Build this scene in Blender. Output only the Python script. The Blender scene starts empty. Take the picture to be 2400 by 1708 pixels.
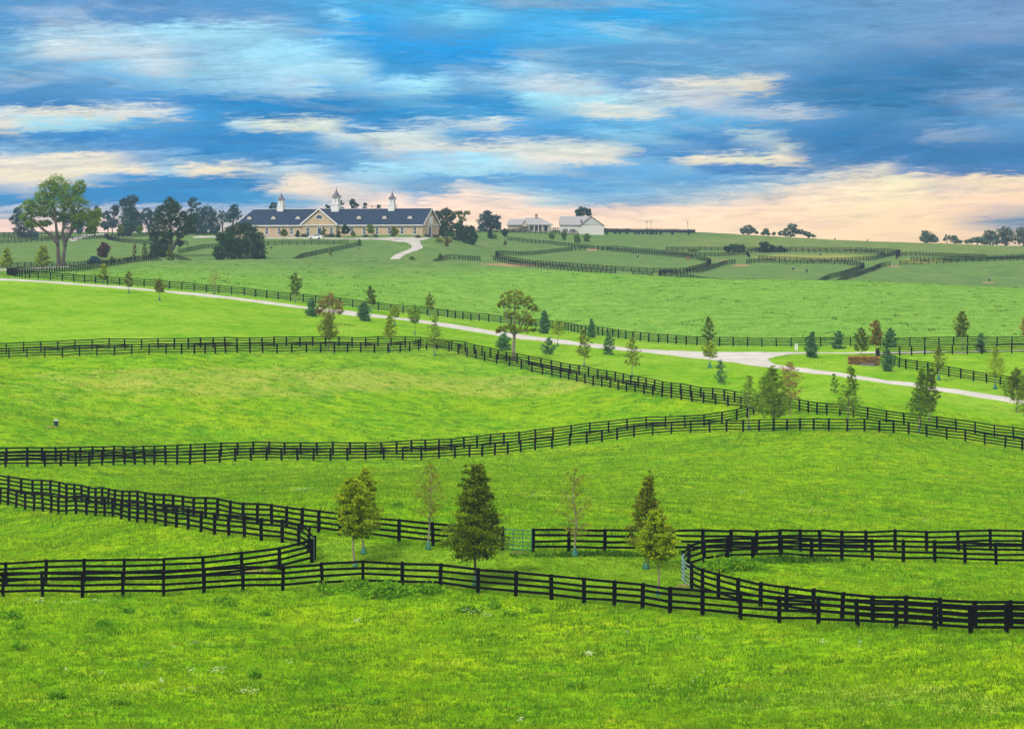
import bpy, math, random
import numpy as np
from math import radians as R, sin, cos, pi

S = bpy.context.scene
COL = S.collection
# ------------------------------------------------------------------ camera
F = 6805.0      # focal length in photograph pixels (2400 wide)
Y0 = 585.0      # row of the eye level
ZC = 30.0       # eye height
EXPO = 0.9
HAZE_D = 0.00036
HAZE_C = (0.115, 0.175, 0.230, 1)
cam = bpy.data.cameras.new('camera')
cam.sensor_width = 36.0
cam.lens = F / 2400.0 * 36.0
cam.shift_y = -(854.0 - Y0) / 2400.0
cam.clip_start = 0.5
cam.clip_end = 20000
co = bpy.data.objects.new('camera', cam)
COL.objects.link(co)
co.location = (0, 0, ZC)
co.rotation_euler = (R(90), 0, 0)
S.camera = co
S.view_settings.view_transform = 'Standard'
S.view_settings.look = 'None'
S.view_settings.gamma = 1.0
S.view_settings.use_curve_mapping = False
S.view_settings.exposure = EXPO
S.render.engine = 'CYCLES'
S.cycles.max_bounces = 5
S.cycles.diffuse_bounces = 3
S.cycles.transmission_bounces = 3
S.cycles.volume_bounces = 0
S.cycles.caustics_reflective = False
S.cycles.caustics_refractive = False

def lin(c):
    return tuple(((v / 255.0) / 12.92 if v / 255.0 <= 0.04045 else ((v / 255.0 + 0.055) / 1.055) ** 2.4) for v in c)

# ------------------------------------------------------------------ sky
SKY_ROWS = [
 (0, [(0,(105,160,205)),(200,(110,155,205)),(400,(105,155,205)),(600,(100,165,215)),(800,(90,175,225)),(1000,(90,190,240)),(1200,(100,165,210)),(1400,(105,165,210)),(1600,(85,175,225)),(1800,(110,165,215)),(2000,(115,160,205)),(2400,(125,160,205))]),
 (40, [(0,(105,160,208)),(120,(110,160,210)),(400,(105,155,205)),(600,(100,160,210)),(740,(95,165,212)),(790,(150,205,238)),(840,(60,175,235)),(1000,(110,185,228)),(1080,(140,210,242)),(1200,(90,180,230)),(1400,(65,175,230)),(1500,(50,170,230)),(1640,(75,178,230)),(1850,(100,165,215)),(2000,(115,165,210)),(2400,(130,165,205))]),
 (80, [(0,(105,163,212)),(100,(165,200,225)),(220,(190,214,232)),(320,(172,208,234)),(420,(178,222,243)),(580,(172,219,241)),(700,(125,182,222)),(760,(60,175,235)),(860,(42,165,230)),(960,(95,165,215)),(1060,(90,165,215)),(1150,(65,172,230)),(1350,(90,185,235)),(1450,(110,200,240)),(1600,(100,170,215)),(2000,(115,165,210)),(2300,(135,165,205)),(2400,(128,165,205))]),
 (120, [(0,(108,168,212)),(60,(150,195,222)),(140,(215,222,228)),(260,(205,220,232)),(360,(210,222,232)),(440,(165,202,228)),(520,(160,205,232)),(620,(172,224,247)),(760,(160,218,246)),(820,(112,182,226)),(900,(45,165,230)),(1150,(38,162,230)),(1260,(90,172,220)),(1500,(105,165,210)),(1700,(110,165,210)),(1850,(125,175,215)),(2100,(95,148,198)),(2400,(80,138,192))]),
 (160, [(0,(112,171,215)),(160,(118,175,216)),(260,(150,200,228)),(360,(205,218,228)),(450,(158,202,228)),(580,(165,210,234)),(700,(175,219,240)),(830,(180,222,240)),(900,(80,172,225)),(1020,(75,165,220)),(1160,(50,160,220)),(1240,(160,212,240)),(1300,(120,185,225)),(1450,(100,165,210)),(1700,(110,175,215)),(1830,(100,158,208)),(2050,(68,138,193)),(2200,(58,130,185)),(2400,(80,138,188))]),
 (200, [(0,(92,158,208)),(250,(105,165,212)),(400,(140,195,226)),(560,(170,210,235)),(720,(190,222,240)),(780,(140,195,230)),(900,(165,212,238)),(1010,(182,232,246)),(1090,(130,182,220)),(1180,(150,200,228)),(1300,(215,222,230)),(1400,(195,215,228)),(1480,(95,162,214)),(1560,(170,195,218)),(1640,(228,220,214)),(1790,(240,220,200)),(1840,(80,145,202)),(1960,(45,130,185)),(2130,(42,128,184)),(2300,(88,140,190)),(2400,(90,140,190))]),
 (235, [(0,(78,146,203)),(130,(75,145,202)),(280,(98,158,210)),(400,(70,150,208)),(520,(42,145,206)),(780,(32,142,203)),(880,(90,165,213)),(960,(110,180,220)),(1060,(45,150,210)),(1200,(60,158,214)),(1270,(165,220,240)),(1420,(180,225,238)),(1520,(205,222,228)),(1660,(215,215,220)),(1780,(105,162,210)),(1960,(50,130,185)),(2140,(45,130,185)),(2260,(130,160,198)),(2320,(155,175,202)),(2400,(120,170,210))]),
 (265, [(0,(205,215,220)),(90,(238,228,216)),(220,(238,228,216)),(380,(215,218,222)),(440,(75,160,215)),(600,(40,145,205)),(800,(32,140,201)),(930,(50,152,210)),(1080,(80,165,215)),(1200,(60,160,215)),(1300,(150,200,228)),(1400,(232,228,218)),(1500,(225,225,220)),(1580,(110,178,220)),(1720,(175,198,220)),(1880,(190,200,215)),(1980,(85,150,200)),(2200,(55,132,188)),(2300,(110,155,200)),(2400,(140,185,215))]),
 (290, [(0,(235,225,215)),(60,(180,222,236)),(220,(175,218,235)),(330,(110,172,215)),(500,(55,152,212)),(545,(190,215,228)),(620,(238,232,215)),(780,(238,232,216)),(830,(70,155,212)),(900,(50,150,210)),(1030,(190,210,226)),(1160,(215,222,226)),(1230,(100,175,222)),(1300,(85,168,220)),(1500,(110,185,225)),(1700,(95,178,225)),(1900,(80,148,203)),(2050,(65,138,193)),(2140,(95,150,198)),(2200,(80,145,195)),(2400,(100,160,210))]),
 (318, [(0,(78,148,203)),(200,(58,143,204)),(340,(75,155,210)),(480,(60,150,208)),(600,(45,142,204)),(730,(85,160,212)),(800,(210,218,222)),(860,(222,225,222)),(980,(225,228,224)),(1060,(110,175,218)),(1140,(45,148,210)),(1300,(70,165,220)),(1440,(140,195,225)),(1540,(150,198,225)),(1600,(78,155,210)),(1690,(75,148,203)),(1760,(190,205,213)),(1800,(185,200,213)),(1850,(75,143,198)),(1980,(42,130,190)),(2130,(75,140,195)),(2170,(150,172,200)),(2400,(90,150,200))]),
 (350, [(0,(150,190,220)),(100,(130,180,215)),(300,(95,158,209)),(500,(42,143,204)),(700,(70,155,210)),(840,(120,180,220)),(920,(225,225,220)),(1150,(228,226,218)),(1300,(234,229,215)),(1420,(228,226,215)),(1480,(90,160,212)),(1600,(85,156,208)),(1700,(72,143,198)),(1790,(130,170,205)),(1850,(220,217,205)),(1885,(110,160,200)),(1920,(52,132,190)),(2100,(45,128,188)),(2400,(65,133,190))]),
 (374, [(0,(215,218,216)),(100,(245,230,212)),(240,(245,229,210)),(330,(150,185,215)),(450,(120,175,213)),(600,(72,153,209)),(800,(90,162,213)),(900,(150,195,225)),(1000,(165,215,240)),(1150,(175,226,242)),(1260,(232,228,215)),(1420,(232,228,212)),(1480,(130,185,220)),(1560,(105,172,218)),(1630,(242,228,205)),(1780,(250,234,205)),(1870,(240,222,200)),(1910,(80,145,200)),(2050,(55,132,190)),(2200,(48,128,188)),(2400,(52,132,190))]),
 (398, [(0,(244,228,208)),(200,(250,232,208)),(330,(248,230,208)),(390,(180,215,230)),(450,(248,230,208)),(550,(248,230,208)),(640,(185,210,222)),(720,(190,215,225)),(800,(85,158,210)),(860,(165,220,240)),(1000,(165,222,243)),(1140,(178,228,242)),(1280,(165,200,222)),(1360,(100,170,218)),(1500,(105,178,224)),(1600,(125,185,222)),(1680,(65,135,196)),(1850,(60,130,192)),(1930,(130,165,200)),(2080,(205,205,198)),(2140,(110,150,200)),(2300,(65,128,188)),(2400,(72,130,190))]),
 (420, [(0,(248,228,206)),(120,(250,230,205)),(200,(170,195,212)),(300,(60,148,206)),(450,(40,142,203)),(600,(32,136,198)),(660,(140,180,212)),(690,(246,228,206)),(740,(244,226,206)),(800,(170,205,225)),(900,(165,205,226)),(1000,(110,172,216)),(1150,(85,162,214)),(1300,(88,165,216)),(1480,(105,178,222)),(1600,(90,165,215)),(1750,(120,175,215)),(1900,(170,195,208)),(2020,(232,220,196)),(2100,(253,234,198)),(2220,(245,222,196)),(2320,(250,222,190)),(2400,(250,222,190))]),
 (445, [(0,(150,180,208)),(60,(190,200,213)),(150,(110,160,203)),(220,(42,138,200)),(500,(34,138,200)),(600,(60,150,205)),(650,(230,222,208)),(700,(250,230,205)),(800,(236,222,208)),(900,(175,205,222)),(960,(85,160,212)),(1040,(100,165,212)),(1090,(235,222,208)),(1180,(170,205,222)),(1280,(95,168,217)),(1450,(110,178,220)),(1600,(135,186,220)),(1780,(180,202,213)),(1880,(235,220,200)),(2000,(250,230,198)),(2150,(254,235,190)),(2220,(225,205,190)),(2300,(252,226,190)),(2400,(250,220,185))]),
 (470, [(0,(42,138,200)),(200,(30,130,196)),(450,(32,136,200)),(600,(50,147,206)),(700,(120,175,212)),(790,(215,212,212)),(930,(235,218,206)),(970,(160,185,210)),(1020,(240,220,206)),(1200,(236,222,208)),(1280,(175,212,225)),(1360,(130,178,215)),(1500,(140,185,217)),(1640,(190,208,215)),(1800,(232,217,197)),(1950,(246,226,196)),(2100,(254,235,192)),(2250,(252,224,190)),(2400,(246,216,185))]),
 (498, [(0,(155,178,208)),(200,(190,196,212)),(400,(185,192,215)),(560,(160,180,210)),(700,(150,175,205)),(850,(238,214,202)),(1200,(248,220,200)),(1500,(244,218,200)),(1650,(242,220,198)),(1800,(250,220,190)),(2000,(255,231,192)),(2150,(248,218,186)),(2250,(240,212,186)),(2330,(215,195,185)),(2400,(190,185,185))]),
 (522, [(0,(238,212,205)),(300,(238,216,214)),(500,(205,206,216)),(900,(246,221,203)),(1200,(248,221,202)),(1450,(252,227,203)),(1650,(250,224,196)),(1850,(243,215,188)),(2000,(252,224,188)),(2180,(248,219,184)),(2260,(200,185,180)),(2330,(110,140,178)),(2400,(90,125,172))]),
 (552, [(0,(247,218,208)),(400,(236,214,208)),(1000,(248,222,204)),(1400,(251,224,200)),(1800,(248,220,188)),(2100,(254,224,182)),(2400,(222,192,172))]),
]
ROW_GAIN = [(0.791, 1.049, 1.14), (0.764, 1.034, 1.119), (0.829, 1.046, 1.118), (0.874, 1.058, 1.131), (0.883, 1.066, 1.144), (0.89, 1.073, 1.152), (0.89, 1.078, 1.16), (0.944, 1.107, 1.175), (0.927, 1.116, 1.194), (0.847, 1.089, 1.205), (0.926, 1.106, 1.218), (1.111, 1.184, 1.251), (1.229, 1.257, 1.304), (1.279, 1.31, 1.36), (1.435, 1.424, 1.435), (1.805, 1.641, 1.551), (2.138, 1.944, 1.728), (2.566, 2.333, 1.984), (2.669, 2.426, 2.063)]
class NT:
    def __init__(s, tree):
        s.t = tree; s.n = tree.nodes; s.l = tree.links
        s.n.clear()
    def new(s, typ, **kw):
        nd = s.n.new(typ)
        for k, v in kw.items():
            setattr(nd, k, v)
        return nd
    def put(s, sock, v):
        if isinstance(v, bpy.types.NodeSocket):
            s.l.new(v, sock)
        elif v is not None:
            if hasattr(sock, 'default_value'):
                dv = sock.default_value
                if hasattr(dv, '__len__') and not hasattr(v, '__len__'):
                    v = [v] * len(dv)
                if hasattr(dv, '__len__') and len(dv) == 4 and len(v) == 3:
                    v = tuple(v) + (1.0,)
                sock.default_value = v
    def m(s, op, a, b=None, c=None, clamp=False):
        nd = s.new('ShaderNodeMath', operation=op, use_clamp=clamp)
        s.put(nd.inputs[0], a)
        if b is not None: s.put(nd.inputs[1], b)
        if c is not None: s.put(nd.inputs[2], c)
        return nd.outputs[0]
    def vm(s, op, a, b=None, c=None):
        nd = s.new('ShaderNodeVectorMath', operation=op)
        s.put(nd.inputs[0], a)
        if b is not None: s.put(nd.inputs[1], b)
        if c is not None: s.put(nd.inputs[2], c)
        return nd.outputs[0]
    def xyz(s, x, y, z):
        nd = s.new('ShaderNodeCombineXYZ')
        s.put(nd.inputs[0], x); s.put(nd.inputs[1], y); s.put(nd.inputs[2], z)
        return nd.outputs[0]
    def sep(s, v):
        nd = s.new('ShaderNodeSeparateXYZ'); s.put(nd.inputs[0], v)
        return nd.outputs
    def mix(s, f, a, b, mode='MIX', clamp=False):
        nd = s.new('ShaderNodeMix', data_type='RGBA', blend_type=mode, clamp_result=clamp)
        s.put(nd.inputs[0], f); s.put(nd.inputs[6], a); s.put(nd.inputs[7], b)
        return nd.outputs[2]
    def noise(s, vec, scale, detail=4, rough=0.55, dist=0.0, out=0):
        nd = s.new('ShaderNodeTexNoise')
        if vec is not None: s.put(nd.inputs['Vector'], vec)
        nd.inputs['Scale'].default_value = scale
        nd.inputs['Detail'].default_value = detail
        nd.inputs['Roughness'].default_value = rough
        nd.inputs['Distortion'].default_value = dist
        return nd.outputs[out]
    def rmap(s, v, a, b, c=0.0, d=1.0, smooth=False):
        nd = s.new('ShaderNodeMapRange')
        if smooth: nd.interpolation_type = 'SMOOTHSTEP'
        s.put(nd.inputs[0], v)
        for i, q in enumerate((a, b, c, d)): nd.inputs[1 + i].default_value = q
        return nd.outputs[0]
    def ramp(s, v, stops, interp='LINEAR'):
        nd = s.new('ShaderNodeValToRGB')
        cr = nd.color_ramp
        cr.interpolation = interp
        cr.elements[0].position = stops[0][0]; cr.elements[0].color = tuple(stops[0][1]) + (1,)
        cr.elements[1].position = stops[-1][0]; cr.elements[1].color = tuple(stops[-1][1]) + (1,)
        for p, c in stops[1:-1]:
            e = cr.elements.new(p); e.color = tuple(c) + (1,)
        s.put(nd.inputs[0], v)
        return nd.outputs[0]

W = bpy.data.worlds.new('World'); S.world = W; W.use_nodes = True
w = NT(W.node_tree)
SUN_EL, SUN_AZ = R(48), R(-35)     # azimuth from +Y toward +X: high, behind the left shoulder uses 180+
SUN_ROT = R(215)
tc = w.new('ShaderNodeTexCoord')
d3 = w.sep(tc.outputs['Generated'])
ay = w.m('MAXIMUM', w.m('ABSOLUTE', d3[1]), 0.02)
u = w.m('DIVIDE', d3[0], ay)
v = w.m('DIVIDE', d3[2], ay)
# row / column of the cloud bands as tangent angles
U = w.m('MULTIPLY_ADD', u, F / 2400.0, 0.5)            # 0..1 across the view
V = w.m('MULTIPLY_ADD', v, -F / Y0, 1.0)               # 0 high .. 1 eye level
pv = w.xyz(w.m('MULTIPLY', U, 4.0), w.m('MULTIPLY', V, 7.0), d3[1])
nA = w.noise(pv, 1.6, 7, 0.60, 0.3)
nB = w.noise(w.vm('ADD', pv, (7.3, 2.1, 4.0)), 1.9, 7, 0.60, 0.3)
pv2 = w.xyz(w.m('MULTIPLY', U, 11.0), w.m('MULTIPLY_ADD', V, 25.0, w.m('MULTIPLY', w.m('SINE', w.m('MULTIPLY', U, 7.0)), 1.3)), d3[1])
nC = w.noise(pv2, 1.0, 7, 0.62, 0.9)
pv3 = w.xyz(w.m('MULTIPLY', U, 32.0), w.m('MULTIPLY_ADD', V, 60.0, w.m('MULTIPLY', U, 8.0)), d3[1])
nD = w.noise(pv3, 1.0, 6, 0.68, 0.6)
pv4 = w.xyz(w.m('MULTIPLY', U, 62.0), w.m('MULTIPLY', V, 70.0), d3[1])
nE = w.noise(pv4, 1.0, 6, 0.70, 0.4)
# low over the hills the light is even, higher up the clouds are torn
tear = w.rmap(V, 0.55, 0.95, 1.0, 0.35)
du = w.m('MULTIPLY', w.m('SUBTRACT', nA, 0.5), 0.07)
dv = w.m('MULTIPLY', w.m('MULTIPLY', w.m('SUBTRACT', nB, 0.5), 0.055), tear)
dv2 = w.m('MULTIPLY', w.m('SUBTRACT', nC, 0.5), 0.085)
dv3 = w.m('MULTIPLY', w.m('MULTIPLY', w.m('SUBTRACT', nD, 0.5), 0.11), tear)
Uw = w.m('ADD', w.m('ADD', w.m('ADD', U, du), w.m('MULTIPLY', w.m('SUBTRACT', nE, 0.5), 0.04)), w.m('MULTIPLY', w.m('SUBTRACT', nD, 0.5), 0.05), clamp=True)
dv4 = w.m('MULTIPLY', w.m('MULTIPLY', w.m('SUBTRACT', nE, 0.5), 0.05), tear)
Vw = w.m('ADD', w.m('ADD', V, dv), w.m('ADD', dv2, w.m('ADD', dv3, dv4)), clamp=True)
cur = None
def punch(st, k=1.22):
    mean = np.mean([c for p, c in st], 0)
    st = [(p, tuple(np.mean(c) + (v_ - np.mean(c)) * (0.97 - 0.07 * min(1, max(0, (p - 1600) / 300.0))) if c[2] > c[0] else v_ for v_ in c)) for p, c in st]
    return [(p, tuple(float(np.clip(mean[i] + (c[i] - mean[i]) * (k if c[i] > mean[i] else 1.05), 4, 255)) for i in range(3))) for p, c in st]
SKY_P = [(y, punch(st, 1.22 if y < 430 else 1.08)) for y, st in SKY_ROWS]
KS = 2.0 ** (-EXPO)
prev_y = None
for ri, (y, st) in enumerate(SKY_P):
    stops = [(px / 2400.0, tuple(KS * q * g_ for q, g_ in zip(lin(c), ROW_GAIN[ri]))) for px, c in st]
    rr = w.ramp(Uw, stops)
    if cur is None:
        cur = rr
    else:
        f = w.rmap(Vw, prev_y / Y0, y / Y0, 0, 1, smooth=True)
        cur = w.mix(f, cur, rr)
    prev_y = y
# torn veils of pale and slate cloud over the bands
qa = w.noise(w.xyz(w.m('MULTIPLY_ADD', U, 6.0, 3.0), w.m('MULTIPLY_ADD', V, 11.0, w.m('MULTIPLY', U, -2.5)), d3[1]), 1.0, 8, 0.62, 0.5)
qb = w.noise(w.xyz(w.m('MULTIPLY_ADD', U, 7.0, 9.0), w.m('MULTIPLY_ADD', V, 14.0, w.m('MULTIPLY', U, 3.0)), d3[1]), 1.0, 8, 0.62, 0.5)
fa = w.m('MULTIPLY', w.m('MULTIPLY', w.rmap(qa, 0.52, 0.74), w.rmap(U, 0.66, 0.80, 0.55, 0.12)), tear)
fb = w.m('MULTIPLY', w.m('MULTIPLY', w.rmap(qb, 0.52, 0.72), 0.55), tear)
cur = w.mix(fb, cur, tuple(KS * q for q in lin((85, 145, 196))))
cur = w.mix(fa, cur, tuple(KS * q for q in lin((205, 222, 234))))
# streaks of thin cloud
st = w.m('MULTIPLY_ADD', w.m('SUBTRACT', nC, 0.5), 0.55, 1.0)
st = w.m('ADD', st, w.m('MULTIPLY', w.m('SUBTRACT', nD, 0.5), 0.55))
st = w.m('ADD', st, w.m('MULTIPLY', w.m('SUBTRACT', nE, 0.5), 0.35))
st = w.m('ADD', 1.0, w.m('MULTIPLY', w.m('SUBTRACT', st, 1.0), tear))
near = w.mix(1.0, cur, w.xyz(st, st, st), 'MULTIPLY')
# overhead: physical sky behind bright broken overcast
sky = w.new('ShaderNodeTexSky', sky_type='NISHITA')
sky.sun_disc = False
sky.sun_elevation = SUN_EL
sky.sun_rotation = SUN_ROT
sky.air_density = 1.0; sky.dust_density = 1.5
nis = w.mix(1.0, sky.outputs[0], (0.10, 0.10, 0.10), 'MULTIPLY')
nO = w.noise(tc.outputs['Generated'], 2.2, 5, 0.55)
cl = w.mix(w.rmap(nO, 0.35, 0.6), nis, (1.28, 1.26, 1.18))
elev = w.rmap(v, 0.095, 0.30, 0, 1, smooth=True)
col = w.mix(elev, near, cl)
# behind the camera (never in view) the same overcast carries on lower down
bg = w.new('ShaderNodeBackground')
w.put(bg.inputs[0], col)
bg.inputs[1].default_value = 1.0
wo = w.new('ShaderNodeOutputWorld')
w.l.new(bg.outputs[0], wo.inputs[0])
W.cycles.sampling_method = 'MANUAL'
W.cycles.sample_map_resolution = 512

sl = bpy.data.lights.new('sun', 'SUN')
sl.energy = 2.2
sl.angle = R(7)
sl.color = (1.0, 0.95, 0.86)
so = bpy.data.objects.new('sun', sl); COL.objects.link(so)
# light comes from behind the left shoulder
sd = np.array([-0.62 * cos(SUN_EL), -0.78 * cos(SUN_EL), sin(SUN_EL)])
from mathutils import Vector, Matrix
so.rotation_euler = Vector(sd).to_track_quat('Z', 'Y').to_euler()

# ------------------------------------------------------------------ terrain
COLS = {
 0: [(130,1690),(150,1535),(172,1398),(182,1362),(245,1189),(262,1150),(286,1096),(292,1083),(345,950),(405,838),(415,826),(480,735),(565,648),(680,637),(800,629),(880,612),(960,592),(1050,574),(1130,563),(1250,552),(1400,545)],
 400: [(130,1700),(150,1535),(171,1396),(178,1362),(205,1235),(217,1202),(315,1086),(330,1058),(408,828),(418,816),(480,738),(553,678),(680,636),(800,610.5),(822,628),(850,620),(880,604),(910,591),(960,578),(1050,560),(1150,552),(1400,545)],
 800: [(130,1700),(150,1540),(175,1374),(189,1255),(205,1190),(260,1125),(335,1078),(430,826),(440,813),(495,758),(550,716),(680,650),(800,604.5),(820,620),(845,612),(868,604),(895,598),(930,586),(965,574.5),(990,560),(1010,553.5),(1035,551),(1100,546),(1400,541)],
 1000: [(130,1702),(150,1542),(174,1376),(186,1276),(205,1200),(260,1132),(343,1073),(428,850),(438,826),(490,780),(557,736),(680,660),(790,611),(812,628),(838,620),(862,606),(900,592),(940,580),(975,567),(1005,553.5),(1035,551),(1100,548),(1400,541)],
 1200: [(130,1705),(150,1545),(172,1397),(183,1290),(205,1215),(260,1140),(350,1064),(425,878),(435,849),(480,805),(565,760),(680,672),(780,625),(802,642),(840,634),(870,625.5),(900,621),(925,616.5),(1000,600),(1080,582),(1150,565),(1250,541),(1400,540)],
 1600: [(130,1705),(150,1540),(162,1443),(176,1378),(188,1294),(215,1215),(260,1140),(358,1022),(386,950),(396,926),(440,852),(488,809),(620,716),(760,649.5),(782,668),(812,664),(836,652),(858,645),(880,639),(900,632),(1000,605),(1100,590),(1200,568),(1400,543)],
 2000: [(125,1708),(145,1560),(156,1471),(160,1452),(170,1412),(192,1317),(202,1291),(245,1180),(290,1100),(345,1011),(362,981),(420,880),(478,812),(600,722),(740,657.5),(762,676),(792,673),(816,659),(840,650),(860,644),(950,621),(1000,610),(1050,600),(1120,590),(1300,572),(1400,564)],
 2400: [(122,1708),(140,1545),(148,1484),(153,1465),(195,1330),(206,1289),(250,1190),(300,1120),(350,1056),(363,1033),(420,905),(480,809),(610,725),(740,675),(762,692),(792,690),(820,674),(860,655),(920,612),(1050,600),(1200,588),(1400,577)],
}
def pchip(x, y, xq):
    x = np.asarray(x, float); y = np.asarray(y, float); h = np.diff(x); dl = np.diff(y) / h
    m = np.zeros_like(y)
    for i in range(1, len(x) - 1):
        if dl[i-1] * dl[i] > 0:
            w1 = 2*h[i] + h[i-1]; w2 = h[i] + 2*h[i-1]
            m[i] = (w1 + w2) / (w1 / dl[i-1] + w2 / dl[i])
    m[0] = dl[0]; m[-1] = dl[-1]
    i = np.clip(np.searchsorted(x, xq) - 1, 0, len(x) - 2)
    t = (xq - x[i]) / h[i]
    return ((2*t**3 - 3*t**2 + 1) * y[i] + (t**3 - 2*t**2 + t) * h[i] * m[i]
            + (-2*t**3 + 3*t**2) * y[i+1] + (t**3 - t**2) * h[i] * m[i+1])
DG = np.arange(0, 3601, 2.0)
TAB = []
for px in range(0, 2401, 200):
    if px not in COLS: TAB.append(None); continue
    k = COLS[px]
    d = [0, 20, 60, 100] + [a for a, b in k]
    dep = [1.7, 4.6, 12.7, 18.7] + [a * (b - Y0) / F for a, b in k]
    last = dep[-1]
    d += [1600, 1900, 3600]; dep += [last + 1.5, last + 9, last + 30]
    q = pchip(d, dep, DG)
    # soften the knots a little
    ker = np.array([1, 2, 3, 2, 1.]); ker /= ker.sum()
    qs = np.convolve(np.pad(q, 2, 'edge'), ker, 'valid')
    TAB.append(qs)
for i in range(len(TAB)):
    if TAB[i] is None: TAB[i] = (TAB[i-1] + TAB[i+1]) / 2
TAB = np.array(TAB)
def depth_tab(px, d):
    px = np.clip(np.asarray(px, float), -100, 2500); d = np.clip(np.asarray(d, float), 0, 3599)
    c = px / 200.0
    i = np.clip(np.floor(c).astype(int), 0, 11); t = c - i
    di = d / 2.0; j = np.clip(np.floor(di).astype(int), 0, len(DG) - 2); s = di - j
    def row(k):
        k = np.clip(k, 0, 12)
        return TAB[k, j] * (1 - s) + TAB[k, j + 1] * s
    p0, p1, p2, p3 = row(i - 1), row(i), row(i + 1), row(i + 2)
    t2 = t * t; t3 = t2 * t
    out = 0.5 * (2*p1 + (-p0 + p2) * t + (2*p0 - 5*p1 + 4*p2 - p3) * t2 + (-p0 + 3*p1 - 3*p2 + p3) * t3)
    return np.where(t < 0, p1, np.where(t > 1, p2, out))
def bumps(X, Y):
    return (0.07 * np.sin(X * 0.31 + 1.3 * np.sin(Y * 0.11)) * np.sin(Y * 0.23 + 0.7)
            + 0.05 * np.sin(X * 0.83 + Y * 0.37 + 2.0) * np.sin(Y * 0.61 - X * 0.21)
            + 0.02 * np.sin(X * 2.1 + 1.1 * np.sin(Y * 1.3)) * np.sin(Y * 1.7))
def zf(X, Y):
    X = np.asarray(X, float); Y = np.asarray(Y, float)
    px = 1200 + F * X / np.maximum(Y, 100.0)
    return ZC - depth_tab(px, np.maximum(Y, 0)) + bumps(X, Y) * np.clip(Y / 100.0, 0, 1)
_ds = np.arange(104, 1590, 1.0)
def hit(px, y):
    yy = Y0 + F * depth_tab(np.full_like(_ds, px), _ds) / _ds
    ok = yy <= y
    if not ok.any():
        return 1400.0
    k = int(np.argmax(ok))
    if k == 0: return float(_ds[0])
    a, b = yy[k-1], yy[k]
    return float(_ds[k-1] + (a - y) / max(a - b, 1e-6))
def P(px, y, d=None):
    if d is None: d = hit(px, y)
    X = (px - 1200) * d / F
    return np.array([X, d, float(zf(X, d))])
def z1(X, Y): return float(zf(X, Y))
# ------------------------------------------------------------------ helpers
def tag(o, label=None, cat=None, group=None, kind=None):
    if label: o['label'] = label
    if cat: o['category'] = cat
    if group: o['group'] = group
    if kind: o['kind'] = kind
    return o
def empty(name, loc, rz=0.0):
    o = bpy.data.objects.new(name, None); COL.objects.link(o)
    o.location = loc; o.rotation_euler = (0, 0, rz)
    o.empty_display_size = 0.5
    return o
def link(name, me, parent=None):
    o = bpy.data.objects.new(name, me); COL.objects.link(o)
    if parent is not None: o.parent = parent
    return o
def np_mesh(name, V, Q=None, T=None, mat=None, color=None, smooth=False, mi=None):
    """V (n,3); Q quads (m,4); T triangles (k,3)"""
    me = bpy.data.meshes.new(name)
    V = np.asarray(V, np.float32)
    loops = []; starts = []; n = 0
    parts = []
    if Q is not None and len(Q):
        Q = np.asarray(Q, np.int32); parts.append((Q, 4))
    if T is not None and len(T):
        T = np.asarray(T, np.int32); parts.append((T, 3))
    lv = np.concatenate([p.ravel() for p, k in parts])
    st = []; tot = []
    off = 0
    for p, k in parts:
        st.append(off + np.arange(len(p)) * k); tot.append(np.full(len(p), k)); off += p.size
    st = np.concatenate(st).astype(np.int32); tot = np.concatenate(tot).astype(np.int32)
    me.vertices.add(len(V)); me.vertices.foreach_set('co', V.ravel())
    me.loops.add(len(lv)); me.loops.foreach_set('vertex_index', lv.astype(np.int32))
    me.polygons.add(len(st)); me.polygons.foreach_set('loop_start', st); me.polygons.foreach_set('loop_total', tot)
    if smooth: me.polygons.foreach_set('use_smooth', np.ones(len(st), bool))
    if color is not None:
        at = me.color_attributes.new('tint', 'FLOAT_COLOR', 'POINT')
        c = np.ones((len(V), 4), np.float32); c[:, :np.asarray(color).shape[1]] = color
        at.data.foreach_set('color', c.ravel())
    me.update(calc_edges=True)
    if mat is not None: me.materials.append(mat)
    return me

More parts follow.
